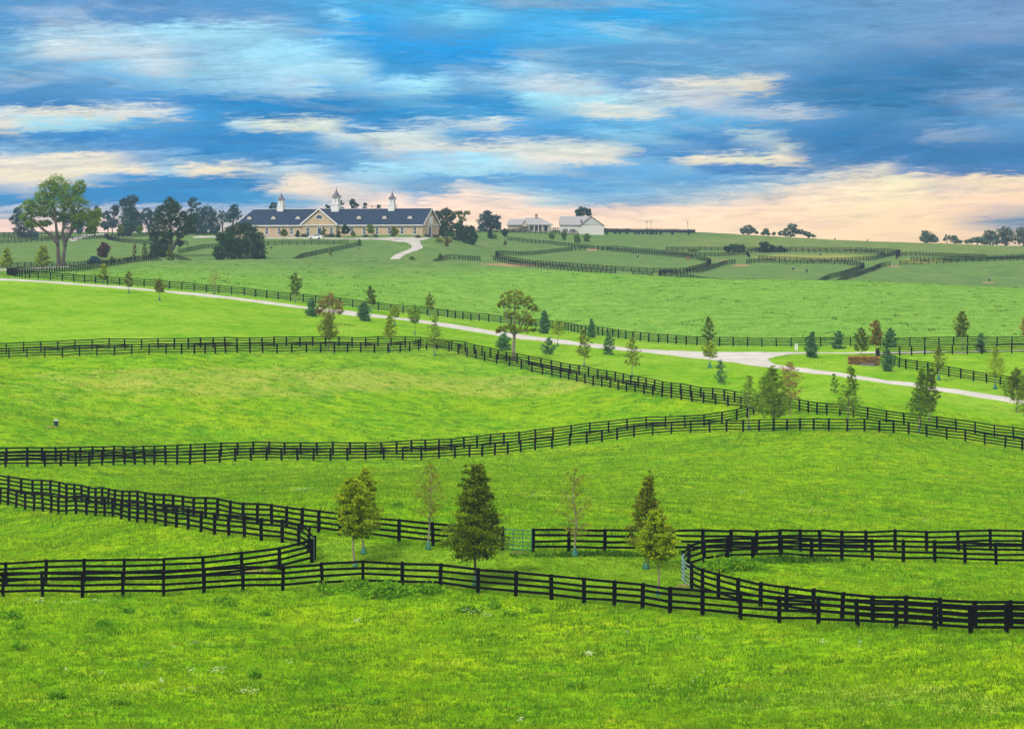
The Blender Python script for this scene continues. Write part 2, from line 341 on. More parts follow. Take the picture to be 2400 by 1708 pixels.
class MB:
    def __init__(s): s.v = []; s.f = []
    def add(s, vs, fs):
        o = len(s.v); s.v += [tuple(p) for p in vs]; s.f += [tuple(i + o for i in f) for f in fs]
    def box(s, x0, x1, y0, y1, z0, z1):
        s.add([(x0,y0,z0),(x1,y0,z0),(x1,y1,z0),(x0,y1,z0),(x0,y0,z1),(x1,y0,z1),(x1,y1,z1),(x0,y1,z1)],
              [(0,3,2,1),(4,5,6,7),(0,1,5,4),(1,2,6,5),(2,3,7,6),(3,0,4,7)])
    def beam(s, a, b, wdt, hgt, up=(0,0,1)):
        a = Vector(a); b = Vector(b); d = (b - a).normalized(); upv = Vector(up)
        sx = d.cross(upv)
        if sx.length < 1e-4: sx = d.cross(Vector((1, 0, 0)))
        sx.normalize(); uz = sx.cross(d).normalized()
        vs = []
        for p in (a, b):
            for i, j in ((-1,-1),(1,-1),(1,1),(-1,1)):
                vs.append(p + sx * (i * wdt / 2) + uz * (j * hgt / 2))
        s.add(vs, [(0,1,2,3),(7,6,5,4),(0,4,5,1),(1,5,6,2),(2,6,7,3),(3,7,4,0)])
    def prism(s, poly, axis, a, b):
        """poly 2D points; extruded along axis ('x','y','z') from a to b"""
        n = len(poly); vs = []
        for t in (a, b):
            for p, q in poly:
                vs.append({'x': (t, p, q), 'y': (p, t, q), 'z': (p, q, t)}[axis])
        fs = [tuple(range(n)), tuple(range(2*n - 1, n - 1, -1))]
        for i in range(n):
            j = (i + 1) % n; fs.append((i, i + n, j + n, j))
        s.add(vs, fs)
    def tube(s, pts, radii, n=6, cap=True):
        pts = [Vector(p) for p in pts]; o = len(s.v); rings = []
        for i, p in enumerate(pts):
            d = (pts[min(i+1, len(pts)-1)] - pts[max(i-1, 0)]).normalized()
            a = d.cross(Vector((0.13, 0.99, 0.05))); 
            if a.length < 1e-3: a = d.cross(Vector((1,0,0)))
            a.normalize(); b = d.cross(a)
            r = radii[i] if hasattr(radii, '__len__') else radii
            for k in range(n):
                t = 2*pi*k/n; s.v.append(tuple(p + a*(r*cos(t)) + b*(r*sin(t))))
        for i in range(len(pts) - 1):
            for k in range(n):
                k2 = (k+1) % n
                s.f.append((o+i*n+k, o+i*n+k2, o+(i+1)*n+k2, o+(i+1)*n+k))
        if cap:
            s.f.append(tuple(o + k for k in range(n))[::-1]); s.f.append(tuple(o + (len(pts)-1)*n + k for k in range(n)))
    def lathe(s, prof, c=(0,0), n=16, ph=0.0):
        o = len(s.v)
        for r, z in prof:
            for k in range(n):
                t = 2*pi*k/n + ph; s.v.append((c[0]+r*cos(t), c[1]+r*sin(t), z))
        for i in range(len(prof)-1):
            for k in range(n):
                k2 = (k+1) % n; s.f.append((o+i*n+k, o+i*n+k2, o+(i+1)*n+k2, o+(i+1)*n+k))
        s.f.append(tuple(o+k for k in range(n))[::-1]); s.f.append(tuple(o+(len(prof)-1)*n+k for k in range(n)))
    def mesh(s, name, mat, smooth=False):
        me = bpy.data.meshes.new(name); me.from_pydata(s.v, [], s.f); me.update()
        if smooth:
            me.polygons.foreach_set('use_smooth', np.ones(len(me.polygons), bool))
        me.materials.append(mat); return me
    def build(s, name, mat, parent=None, smooth=False):
        return link(name, s.mesh(name, mat, smooth), parent)

def material(name, base, rough=0.8, var=0.0, scale=3.0, spec=0.3, metal=0.0, bump=0.0, bscale=20.0, var2=None):
    m = bpy.data.materials.new(name); m.use_nodes = True
    t = NT(m.node_tree)
    b = t.new('ShaderNodeBsdfPrincipled'); o = t.new('ShaderNodeOutputMaterial')
    t.l.new(b.outputs[0], o.inputs[0])
    c = base
    if var > 0 or var2:
        tcn = t.new('ShaderNodeTexCoord')
        n1 = t.noise(tcn.outputs['Object'], scale, 4, 0.6)
        hi = tuple(min(1, q * (1 + var)) for q in base); lo = tuple(q * (1 - var) for q in base)
        if var2: hi = var2
        c = t.mix(t.rmap(n1, 0.3, 0.7), lo, hi)
    t.put(b.inputs['Base Color'], c)
    b.inputs['Roughness'].default_value = rough
    b.inputs['Specular IOR Level'].default_value = spec
    b.inputs['Metallic'].default_value = metal
    if bump > 0:
        tcn = t.new('ShaderNodeTexCoord')
        n2 = t.noise(tcn.outputs['Object'], bscale, 5, 0.6)
        bp = t.new('ShaderNodeBump'); bp.inputs['Strength'].default_value = bump
        t.put(bp.inputs['Height'], n2); t.put(b.inputs['Normal'], bp.outputs[0])
    return m

def leaf_material(name, c1, c2, c3=None, trans=0.35):
    """leaf colours c1..c2 by leaf, c3 = turning / young leaves"""
    m = bpy.data.materials.new(name); m.use_nodes = True
    t = NT(m.node_tree)
    at = t.new('ShaderNodeVertexColor', layer_name='tint')
    s = t.sep(at.outputs[0])
    c = t.mix(s[0], c1, c2)
    if c3: c = t.mix(s[1], c, c3)
    c = t.mix(1.0, c, t.ramp(s[2], [(0, (0.65,)*3), (1, (1.25,)*3)]), 'MULTIPLY')
    d = t.new('ShaderNodeBsdfPrincipled'); t.put(d.inputs['Base Color'], c)
    d.inputs['Roughness'].default_value = 0.62; d.inputs['Specular IOR Level'].default_value = 0.08
    tr = t.new('ShaderNodeBsdfTranslucent'); t.put(tr.inputs[0], c)
    mx = t.new('ShaderNodeMixShader'); mx.inputs[0].default_value = trans
    t.l.new(d.outputs[0], mx.inputs[1]); t.l.new(tr.outputs[0], mx.inputs[2])
    o = t.new('ShaderNodeOutputMaterial'); t.l.new(mx.outputs[0], o.inputs[0])
    return m

# ------------------------------------------------------------------ ground
def inpoly(px, py, poly):
    px = np.asarray(px); py = np.asarray(py); c = np.zeros(px.shape, bool)
    n = len(poly)
    for i in range(n):
        x1, y1 = poly[i]; x2, y2 = poly[(i+1) % n]
        if y1 == y2: continue
        k = ((y1 > py) != (y2 > py)) & (px < (x2-x1)*(py-y1)/(y2-y1)+x1)
        c ^= k
    return c
def soft(px, py, e):
    cx, cy, rx, ry = e
    q = ((px-cx)/rx)**2 + ((py-cy)/ry)**2
    return np.clip(1.6 - 1.4*q, 0, 1)

gd = [0, 8, 16, 24, 34, 44, 55, 66, 78, 90, 100, 108, 116]
dd = 122.0
while dd < 2600:
    gd.append(dd); dd += max(0.6, dd * 0.0052)
gd = np.array(gd)
gp = np.concatenate([np.arange(-1500, -60, 60), np.arange(-60, 2460, 7.0), np.arange(2460, 3960, 60)])
GPX, GD = np.meshgrid(gp, gd)
wx = (GPX - 1200) / F * np.maximum(GD, 150.0)
GX, GY = wx, GD
GZ = zf(GX, GY)
n0, n1 = GX.shape
idx = np.arange(n0 * n1).reshape(n0, n1)
Qs = np.stack([idx[:-1, :-1], idx[:-1, 1:], idx[1:, 1:], idx[1:, :-1]], -1).reshape(-1, 4)
# ground cover: red = mown lawn, green = thin dry grass, blue = bare earth
tpx = 1200 + F * GX / np.maximum(GY, 1)
tpy = Y0 + F * (ZC - GZ) / np.maximum(GY, 1)
LAWN = [(-300,655),(76,656),(273,668),(464,683),(650,702),(886,727),(1031,743),(1152,755),(1295,770),(1406,788),(1558,806),(1698,812),(1808,812),(2334,810),(2700,812),(2700,1080),(2380,1031),(2242,1010),(1975,970),(1869,963),(1678,936),(1430,894),(1361,881),(1200,850),(1100,821),(1000,812),(800,811),(0,824),(-300,830)]
LAWN2 = [(30,640),(76,654),(0,654),(-200,652),(-200,640)]
lane = [(630,1250),(800,1262),(960,1280),(1180,1290),(1250,1292),(1425,1296),(1640,1298),(1600,1340),(1610,1380),(1640,1420),(1500,1428),(1280,1404),(1085,1383),(900,1372),(640,1386),(740,1330)]
vis = GD < 740
law = (inpoly(tpx, tpy, LAWN) & (GD > 385) & (GD < 600)).astype(float)
law = np.maximum(law, (inpoly(tpx, tpy, lane) & (GD < 200)).astype(float) * 0.55)
dry = np.zeros_like(law); dirt = np.zeros_like(law)
def zone(arr, e, val, dmin, dmax):
    np.maximum(arr, soft(tpx, tpy, e) * val * ((GD > dmin) & (GD < dmax)), out=arr)
zone(dry, (560, 895, 620, 45), 0.75, 330, 420)
zone(dry, (1150, 900, 300, 40), 0.7, 330, 425)
zone(dry, (250, 950, 400, 60), 0.4, 300, 420)
zone(dry, (1500, 1150, 500, 60), 0.3, 200, 330)
zone(dry, (1900, 603, 170, 9), 1.0, 900, 1200)
zone(dry, (2160, 612, 60, 9), 1.0, 850, 1200)
zone(dry, (1050, 576, 130, 12), 0.35, 900, 1200)
zone(dry, (2000, 1650, 500, 60), 0.5, 100, 160)
zone(dry, (300, 1600, 500, 90), 0.35, 100, 160)
zone(dry, (2100, 570, 700, 34), 0.62, 1060, 1700)
zone(dirt, (1190, 621, 90, 4.5), 1.0, 780, 1000)
zone(dirt, (1389, 585.5, 20, 3), 0.9, 900, 1250)
zone(dirt, (1737, 622, 26, 4), 0.7, 850, 1100)
zone(dirt, (1690, 610, 30, 4), 0.5, 850, 1100)
zone(dirt, (2095, 624, 22, 3), 0.7, 850, 1100)
zone(dirt, (1860, 633.5, 18, 1.4), 0.8, 800, 1100)
zone(dirt, (2315, 662, 22, 2), 0.9, 780, 1000)
zone(dirt, (1502, 604, 14, 1.5), 0.6, 850, 1100)
zone(dirt, (115, 1001, 28, 3), 0.8, 300, 400)
zone(dirt, (2385, 967, 14, 3), 0.6, 380, 500)
zone(dirt, (1215, 1293, 26, 6), 0.8, 170, 200)
zone(dirt, (1600, 1372, 26, 6), 0.75, 165, 190)
zone(dirt, (600, 1338, 85, 6), 0.6, 165, 195)
zone(dirt, (1140, 569, 40, 2), 0.5, 900, 1300)
gcol = np.stack([law, dry, dirt], -1).reshape(-1, 3)
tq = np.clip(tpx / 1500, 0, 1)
farf = np.clip((660 + 120 * tq + 25*np.sin(GX*0.05) - GD) / (160 - 110 * tq) + 0.5, 0, 1).reshape(-1)  # alpha: distance fade towards the dimmed far grass colour
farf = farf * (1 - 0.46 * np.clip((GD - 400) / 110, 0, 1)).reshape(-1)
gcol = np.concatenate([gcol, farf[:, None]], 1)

gm = bpy.data.materials.new('grass_ground'); gm.use_nodes = True
t = NT(gm.node_tree)
tcn = t.new('ShaderNodeTexCoord'); ob = tcn.outputs['Object']
big = t.noise(ob, 0.022, 4, 0.6)
mid = t.noise(ob, 0.13, 5, 0.62, 0.4)
clump = t.noise(ob, 0.75, 5, 0.65, 0.6)
fine = t.noise(ob, 3.2, 4, 0.7)
hair = t.noise(ob, 11.0, 3, 0.7)
vc = t.new('ShaderNodeVertexColor', layer_name='tint')
zs = t.sep(vc.outputs[0])
lawn_f = t.rmap(t.m('ADD', zs[0], t.m('MULTIPLY', t.m('SUBTRACT', clump, 0.5), 0.3)), 0.1, 0.9)
wide = t.noise(ob, 0.055, 3, 0.55, 0.5)
patchy = t.noise(ob, 0.33, 5, 0.65, 0.5)
past = t.mix(t.rmap(mid, 0.36, 0.64), (0.070, 0.205, 0.002), (0.165, 0.300, 0.0025))
past = t.mix(t.rmap(wide, 0.40, 0.60), past, t.mix(t.rmap(patchy, 0.35, 0.65), (0.060, 0.190, 0.003), (0.120, 0.290, 0.004)))
past = t.mix(t.m('MULTIPLY', t.rmap(patchy, 0.50, 0.68), 0.5), past, (0.205, 0.325, 0.006))
past = t.mix(t.m('MULTIPLY', t.rmap(patchy, 0.45, 0.32), 0.75), past, (0.035, 0.130, 0.002))
past = t.mix(t.m('MULTIPLY', t.rmap(clump, 0.45, 0.33), 0.85), past, (0.022, 0.090, 0.001))
past = t.mix(t.m('MULTIPLY', t.rmap(clump, 0.55, 0.68), 0.6), past, (0.240, 0.330, 0.010))
past = t.mix(t.m('MULTIPLY', t.rmap(fine, 0.46, 0.30), 0.85), past, (0.020, 0.080, 0.001))
past = t.mix(t.m('MULTIPLY', t.rmap(fine, 0.56, 0.75), 0.35), past, (0.23, 0.36, 0.012))
yel = t.noise(t.vm('ADD', ob, (31.0, 17.0, 0.0)), 0.16, 5, 0.7, 0.4)
past = t.mix(t.m('MULTIPLY', t.rmap(yel, 0.54, 0.72), 0.35), past, (0.24, 0.25, 0.012))
farp_dim = t.mix(t.rmap(mid, 0.35, 0.65), (0.072, 0.138, 0.038), (0.118, 0.182, 0.048))  # far grass colour dimmed and dulled to carry cloud shadow and haze
farp_dim = t.mix(t.m('MULTIPLY', t.rmap(patchy, 0.45, 0.30), 0.6), farp_dim, (0.028, 0.085, 0.026))
bare = t.noise(t.vm('ADD', ob, (5.0, 71.0, 0.0)), 0.42, 5, 0.7, 0.5)
past = t.mix(t.m('MULTIPLY', t.rmap(bare, 0.60, 0.72), 0.45), past, (0.26, 0.20, 0.035))
past = t.mix(1.0, past, (1.10, 1.01, 0.9), 'MULTIPLY')
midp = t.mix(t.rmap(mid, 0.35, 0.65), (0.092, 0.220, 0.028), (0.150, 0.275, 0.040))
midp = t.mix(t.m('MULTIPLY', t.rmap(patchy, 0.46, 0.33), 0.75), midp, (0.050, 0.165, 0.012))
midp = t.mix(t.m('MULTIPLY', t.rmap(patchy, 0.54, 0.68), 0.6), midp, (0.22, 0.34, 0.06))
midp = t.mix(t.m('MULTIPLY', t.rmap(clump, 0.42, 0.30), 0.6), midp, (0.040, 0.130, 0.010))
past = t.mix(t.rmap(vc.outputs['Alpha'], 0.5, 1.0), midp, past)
past = t.mix(t.rmap(vc.outputs['Alpha'], 0.0, 0.5), farp_dim, past)
lawn = t.mix(t.rmap(mid, 0.38, 0.62), (0.095, 0.235, 0.004), (0.155, 0.290, 0.010))
lawn = t.mix(t.rmap(wide, 0.42, 0.60), lawn, (0.175, 0.300, 0.020))
lawn = t.mix(t.m('MULTIPLY', t.rmap(patchy, 0.47, 0.33), 0.6), lawn, (0.060, 0.185, 0.003))
lawn = t.mix(t.m('MULTIPLY', t.rmap(patchy, 0.53, 0.68), 0.4), lawn, (0.21, 0.33, 0.020))
lawn = t.mix(t.m('MULTIPLY', t.rmap(clump, 0.47, 0.34), 0.5), lawn, (0.05, 0.165, 0.002))
lawn = t.mix(t.m('MULTIPLY', t.rmap(clump, 0.54, 0.68), 0.5), lawn, (0.22, 0.34, 0.020))
lawn = t.mix(t.m('MULTIPLY', t.rmap(fine, 0.47, 0.30), 0.6), lawn, (0.045, 0.15, 0.002))
g = t.mix(lawn_f, past, lawn)
dryc = t.mix(t.rmap(fine, 0.3, 0.7), (0.19, 0.22, 0.04), (0.36, 0.31, 0.09))
df = t.rmap(t.m('ADD', zs[1], t.m('MULTIPLY', t.m('SUBTRACT', t.m('ADD', clump, mid), 1.0), 1.6)), 0.45, 1.15)
g = t.mix(t.m('MULTIPLY', df, 0.72), g, dryc)
dirtc = t.mix(fine, (0.20, 0.115, 0.055), (0.34, 0.23, 0.13))
ef = t.rmap(t.m('ADD', zs[2], t.m('MULTIPLY', t.m('SUBTRACT', clump, 0.5), 1.2)), 0.35, 0.75)
g = t.mix(ef, g, dirtc)
b = t.new('ShaderNodeBsdfPrincipled'); t.put(b.inputs['Base Color'], g)
b.inputs['Roughness'].default_value = 1.0; b.inputs['Specular IOR Level'].default_value = 0.0
bp = t.new('ShaderNodeBump'); bp.inputs['Strength'].default_value = 0.55; bp.inputs['Distance'].default_value = 0.35
t.put(bp.inputs['Height'], t.m('ADD', t.m('MULTIPLY', clump, 0.7), t.m('MULTIPLY_ADD', fine, 0.35, t.m('MULTIPLY', hair, 0.15))))
t.put(b.inputs['Normal'], bp.outputs[0])
o = t.new('ShaderNodeOutputMaterial'); t.l.new(b.outputs[0], o.inputs[0])
V3 = np.stack([GX, GY, GZ], -1).reshape(-1, 3)
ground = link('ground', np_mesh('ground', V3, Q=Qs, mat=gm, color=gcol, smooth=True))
tag(ground, kind='structure', label='rolling green pasture and mown lawn')

# ------------------------------------------------------------------ roads
road_m = material('pale_asphalt', (0.36, 0.335, 0.30), 0.9, 0.16, 0.35, bump=0.2, bscale=8)
# wheel tracks and stains worn into the lane
rt = NT.__new__(NT); rt.t = road_m.node_tree; rt.n = rt.t.nodes; rt.l = rt.t.links
rb = [n_ for n_ in rt.n if n_.type == 'BSDF_PRINCIPLED'][0]
rc = rt.new('ShaderNodeTexCoord')
rn = rt.noise(rc.outputs['Object'], 0.12, 5, 0.7, 2.5); rn2 = rt.noise(rc.outputs['Object'], 1.6, 4, 0.7)
old = rb.inputs['Base Color'].links[0].from_socket
c_ = rt.mix(rt.m('MULTIPLY', rt.rmap(rn, 0.50, 0.58), 0.30), old, (0.22, 0.205, 0.19))
c_ = rt.mix(rt.m('MULTIPLY', rt.rmap(rn2, 0.52, 0.70), 0.35), c_, (0.24, 0.225, 0.20))
rt.put(rb.inputs['Base Color'], c_)
def catmull(pts, n):
    pts = np.array(pts, float); out = []
    Pp = np.vstack([2*pts[0]-pts[1], pts, 2*pts[-1]-pts[-2]])
    for i in range(1, len(Pp) - 2):
        for k in range(n):
            s_ = k / n
            out.append(0.5*((2*Pp[i]) + (-Pp[i-1]+Pp[i+1])*s_ + (2*Pp[i-1]-5*Pp[i]+4*Pp[i+1]-Pp[i+2])*s_*s_ + (-Pp[i-1]+3*Pp[i]-3*Pp[i+1]+Pp[i+2])*s_**3))
    out.append(Pp[-2]); return np.array(out)
def ribbon(name, A, B, lift=0.05, n=8, m=10, d=None, label=None):
    """road between two edge lines given in the photograph, draped on the ground"""
    a = np.array([P(*p)[:2] for p in A]); b_ = np.array([P(*p)[:2] for p in B])
    a = catmull(a, n); b_ = catmull(b_, n)
    s_ = np.linspace(0, 1, m + 1)[None, :, None]
    g_ = a[:, None, :] * (1 - s_) + b_[:, None, :] * s_
    z = zf(g_[..., 0], g_[..., 1]) + lift
    edge = np.zeros_like(z); 
    V = np.concatenate([g_, z[..., None]], -1)
    # shoulders going down into the turf
    lo = V[:, :1].copy(); lo[..., 2] -= lift + 0.05; hi = V[:, -1:].copy(); hi[..., 2] -= lift + 0.05
    V = np.concatenate([lo, V, hi], 1)
    r, c = V.shape[:2]
    ix = np.arange(r * c).reshape(r, c)
    Q = np.stack([ix[:-1, :-1], ix[:-1, 1:], ix[1:, 1:], ix[1:, :-1]], -1).reshape(-1, 4)
    o = link(name, np_mesh(name, V.reshape(-1, 3), Q=Q, mat=road_m))
    tag(o, kind='structure', label=label)
    return o
UP = [(-60,653),(0,654),(100,659),(158,662),(361,679),(526,694),(715,717.7),(818,729.7),(951,746),(1105,767),(1225,785),(1351,801.6),(1442,812),(1507,819),(1573,822),(1639,823.5),(1718,824.6),(1770,825.2),(1800,825.8)]
LO = [(-60,656.5),(0,657.5),(100,662),(158,666),(361,683),(526,700),(715,724),(818,738),(951,752),(1105,777),(1225,794.6),(1351,810),(1442,820),(1507,826),(1573,832.5),(1639,840),(1718,849.6),(1770,856.7),(1800,861.4)]
ribbon('road', UP, LO, m=16, label='pale farm road running down from the left to the fork')
ribbon('road', [(1799,825.8),(1840,825.9),(1900,826),(2052,825),(2200,823.5),(2460,822)], [(1799,843),(1812,838),(1836,832.5),(1889,829),(2052,828.5),(2200,827),(2460,826)][:6] , lift=0.05, label='pale far branch of the farm road behind the paddock')
ribbon('road', [(1799,843),(1816,852),(1852,859),(1905,865),(1984,876),(2063,889),(2136,897),(2200,908.8),(2273,918),(2352,930),(2400,938),(2470,950)],
               [(1799,861.4),(1816,863.3),(1852,868),(1905,874.6),(1984,884),(2063,895.5),(2136,906),(2200,916.6),(2273,927.5),(2352,940),(2400,948),(2470,961)], label='pale near branch of the farm road running off to the right')
ribbon('road', [(-60,633,740),(0,631.5),(40,631),(90,626.5),(162,623.5)], [(-60,636,720),(0,635),(40,634),(90,630),(162,627)], label='pale lane behind the paddock corner')
ribbon('road', [(893,607.3,812),(927,597),(953,587),(964,580),(962.6,574),(950,568),(920,562)], [(917,607.3,812),(948,598),(979.6,586.5),(991.5,580),(987.5,573),(985,567),(983,562)], label='pale drive curving up to the barn')
ribbon('road', [(590,557.0),(750,557.4),(848,557.6),(900,557.4),(960,556.4),(1010,555),(1045,554)], [(590,559.5),(750,560),(848,561),(900,562.5),(950,567),(1005,559),(1045,556)], lift=0.058, label='pale forecourt strip along the front of the barn')
ribbon('road', [(155,562.5),(178,555.5),(195,551.5),(222,549),(245,548.2)], [(172,566),(192,559.5),(212,553.3),(235,550.8),(258,549.8)], label='pale track climbing under the left trees')
ribbon('road', [(452,555),(478,553.5),(508,554)], [(452,557),(478,557.5),(508,557)], label='pale strip of track left of the round bush')
# ------------------------------------------------------------------ fences
fence_m = material('black_fence_paint', (0.0022, 0.0020, 0.0028), 0.85, 0.4, 2.0, spec=0.04)
gate_m = material('green_gate_steel', (0.010, 0.13, 0.075), 0.45, spec=0.4)
gate2_m = material('galvanised_gate_steel', (0.10, 0.19, 0.17), 0.5, spec=0.3)
PH = 1.5
post_meshes = []
for k in range(3):
    mb = MB(); r_ = 0.088
    h = PH + 0.02 * k
    mb.add([(-r_,-r_,-0.3),(r_,-r_,-0.3),(r_,r_,-0.3),(-r_,r_,-0.3),(-r_,-r_,h-0.05),(r_,-r_,h-0.05),(r_,r_,h),(-r_,r_,h)],
           [(0,3,2,1),(4,5,6,7),(0,1,5,4),(1,2,6,5),(2,3,7,6),(3,0,4,7)])
    post_meshes.append(mb.mesh('post', fence_m))
rng = random.Random(4)
N_POST = [0]
FENCES = {}
def path3(pts, closed=False):
    q = []
    for p in pts:
        w_ = P(*p); q.append(w_[:2])
    return np.array(q)
def resample(q, step):
    d = np.linalg.norm(np.diff(q, axis=0), axis=1); s_ = np.concatenate([[0], np.cumsum(d)])
    n = max(1, int(round(s_[-1] / step)))
    t_ = np.linspace(0, s_[-1], n + 1)
    return np.stack([np.interp(t_, s_, q[:, i]) for i in range(2)], -1)
def smooth_path(q, it=2):
    for _ in range(it):
        n = [q[0]]
        for a, b in zip(q[:-1], q[1:]):
            n.append(a * 0.75 + b * 0.25); n.append(a * 0.25 + b * 0.75)
        n.append(q[-1]); q = np.array(n)
    return q
def fence(pts, label, step=2.44, sm=2, group='black plank fences', rails=(0.36, 0.71, 1.07, 1.42), rh=0.15, first_post=True):
    q = path3(pts)
    for e_, n_ in ((0, 1), (-1, -2)):       # carry on past the picture's edges
        if pts[e_][0] < -50 or pts[e_][0] > 2395:
            dv_ = q[e_] - q[n_]; dv_ = q[e_] + dv_ / np.linalg.norm(dv_) * 26.0
            q = np.vstack([dv_, q]) if e_ == 0 else np.vstack([q, dv_])
    if sm: q = smooth_path(q, sm)
    q = resample(q, step)
    z = zf(q[:, 0], q[:, 1])
    root = empty('plank_fence', (q[0, 0], q[0, 1], z[0]))
    tag(root, label, 'fence', group)
    base = np.array([q[0, 0], q[0, 1], z[0]])
    n = len(q)
    ang = [math.atan2(*(q[min(i+1, n-1)] - q[max(i-1, 0)])[::-1]) for i in range(n)]
    order = sorted(range(n), key=lambda i: q[i, 1])
    single = set(order[:100]); rest = [i for i in range(n) if i not in single]
    for i in sorted(single):
        o = link('post', post_meshes[rng.randrange(3)], root); N_POST[0] += 1
        o.location = (q[i, 0] - base[0], q[i, 1] - base[1], z[i] - base[2])
        o.rotation_euler = (rng.gauss(0, 0.02), rng.gauss(0, 0.02), ang[i] + rng.gauss(0, 0.03))
    if rest:
        mb = MB()
        for i in rest:
            c_ = np.array([q[i, 0], q[i, 1], z[i]]) - base
            mb.beam(c_ + [0, 0, -0.3], c_ + [0, 0, PH], 0.17, 0.17, up=(cos(ang[i]), sin(ang[i]), 0))
        tag(mb.build('posts', fence_m, root), kind='stuff')
    for r_ in rails:
        mb = MB()
        prev = None
        for i in range(n - 1):
            nx, ny = -sin(ang[i]), cos(ang[i])
            sd_ = -1 if (nx * -q[i, 0] + ny * -q[i, 1]) < 0 else 1
            dz0 = rng.gauss(0, 0.02); dz1 = rng.gauss(0, 0.02)
            if prev is not None and i % 2: dz0 = prev
            off = 0.104 * sd_
            nx2, ny2 = -sin(ang[i+1]), cos(ang[i+1])
            a = (q[i, 0] - base[0] + nx * off, q[i, 1] - base[1] + ny * off, z[i] - base[2] + r_ + dz0)
            b_ = (q[i+1, 0] - base[0] + nx2 * off, q[i+1, 1] - base[1] + ny2 * off, z[i+1] - base[2] + r_ + dz1)
            mb.beam(a, b_, 0.028, rh + rng.gauss(0, 0.004))
            prev = dz1
        mb.build('rail', fence_m, root)
    return root, q
# front fence across the picture
fence([(-120,1399),(-20,1398),(80,1398),(175,1398),(270,1397),(362,1397),(451,1393),(538,1388),(625,1384),(711,1380),(800,1375),(895,1372),(986,1375),(1085,1383),(1184,1394),(1280,1404),(1372,1414),(1452,1423),(1528,1432),(1597,1441),(1668,1448),(1742,1454),(1817,1460),(1898,1465),(1975,1470),(2055,1474),(2137,1478),(2226,1481),(2312,1483),(2395,1484),(2500,1486)],
      'nearest black four-plank fence crossing the whole width before the open grass', sm=1)
# left paddock with the rounded corner
fence([(-110,1165,262),(33,1189),(74,1195),(116,1200),(158,1206),(203,1208),(246,1212),(290,1218),(337,1226),(383,1233),(428,1240),(475,1248),(523,1256),(575,1264),(626,1270),(672,1272),(706,1280),(728,1298),(737,1312)],
      'black plank fence along the far side of the small left paddock with hairpin end', sm=1)
fence([(731,1319),(704,1323),(662,1336),(603,1343),(532,1351),(458,1358),(387,1362),(311,1366),(215,1369),(125,1371),(36,1373),(-110,1375)],
      'black plank fence along the near side of the small left paddock', sm=1)
fence([(-110,1138,270),(28,1157),(65,1160),(105,1166),(143,1171),(184,1177),(226,1183),(268,1190),(310,1195),(353,1200),(396,1205),(441,1211),(488,1216),(534,1222),(582,1228),(630,1234),(680,1240),(729,1246),(778,1253),(880,1266),(945,1273),(1017,1279),(1100,1285),(1178,1288)],
      'black plank fence slanting from the left edge down to the green tube gate', sm=1)
fence([(1249,1290),(1342,1293),(1425,1295),(1503,1295),(1580,1295),(1640,1294),(1703,1294),(1765,1294),(1826,1294),(2000,1292),(2168,1291),(2380,1290),(2520,1290)],
      'black plank fence running right from the green tube gate', sm=1)
# right paddock with the rounded corner
fence([(1600,1350),(1606,1338),(1622,1328),(1649,1320),(1693,1314),(1749,1311),(1815,1311),(1878,1313),(1941,1315),(2004,1317),(2067,1318),(2200,1319),(2354,1320),(2520,1321)],
      'black plank fence along the far side of the right paddock, curving at its left end', sm=1)
fence([(1621,1378),(1653,1393),(1707,1407),(1772,1421),(1844,1433),(1918,1444),(1991,1453),(2069,1460),(2147,1466),(2230,1471),(2320,1474),(2420,1477),(2520,1479)],
      'black plank fence along the near side of the right paddock, closing on the nearest fence', sm=1)
# middle field: lane fences across
fence([(-120,1099),(28,1096),(142,1094),(260,1092),(400,1087),(520,1082),(600,1079),(700,1078),(850,1078),(1000,1077),(1080,1074),(1150,1068),(1240,1057),(1303,1049),(1350,1043),(1393,1037),(1432,1031),(1471,1026),(1508,1022),(1545,1019),(1582,1018),(1622,1015),(1660,1013),(1698,1012),(1735,1011),(1778,1010),(1826,1010),(1880,1010),(1930,1010),(1980,1011),(2033,1011),(2080,1013),(2126,1017),(2164,1022),(2199,1027),(2232,1032),(2266,1036),(2300,1041),(2334,1046),(2371,1051),(2430,1058),(2520,1068)],
      'long black plank fence under the middle field, nearer of the lane pair', sm=1)
fence([(-120,1087),(37,1085),(92,1083),(145,1081),(250,1078),(350,1075),(450,1071),(550,1068),(650,1066),(750,1066),(850,1065),(1000,1059),(1100,1050),(1200,1040),(1300,1028),(1381,1018),(1420,1014),(1460,1010),(1500,1006),(1550,1003),(1600,1000),(1650,997),(1690,992),(1725,986),(1752,979),(1768,972),(1772,966),(1766,960),(1742,957),(1720,954),(1691,951),(1666,947),(1640,944),(1613,940),(1587,936),(1562,932),(1536,928),(1510,924),(1485,920),(1461,916),(1437,911),(1412,906),(1386,901),(1362,896),(1338,891),(1315,886),(1293,881),(1270,876),(1250,872),(1230,867),(1206,861),(1185,857),(1165,853),(1140,848),(1121,842),(1102,837),(1084,832),(1066,828),(1048,824),(1029,821),(1011,819),(991,821),(963,823),(933,826),(895,827),(855,827),(815,827),(776,827),(736,827),(696,827),(657,827),(618,827),(580,828),(540,828),(498,829),(457,830),(416,830),(376,830),(337,831),(295,832),(252,833),(211,834),(170,836),(130,838),(87,839),(44,840),(0,841),(-120,843)],
      'black plank fence enclosing the middle field, drawn to a point by the trees at right', sm=1)
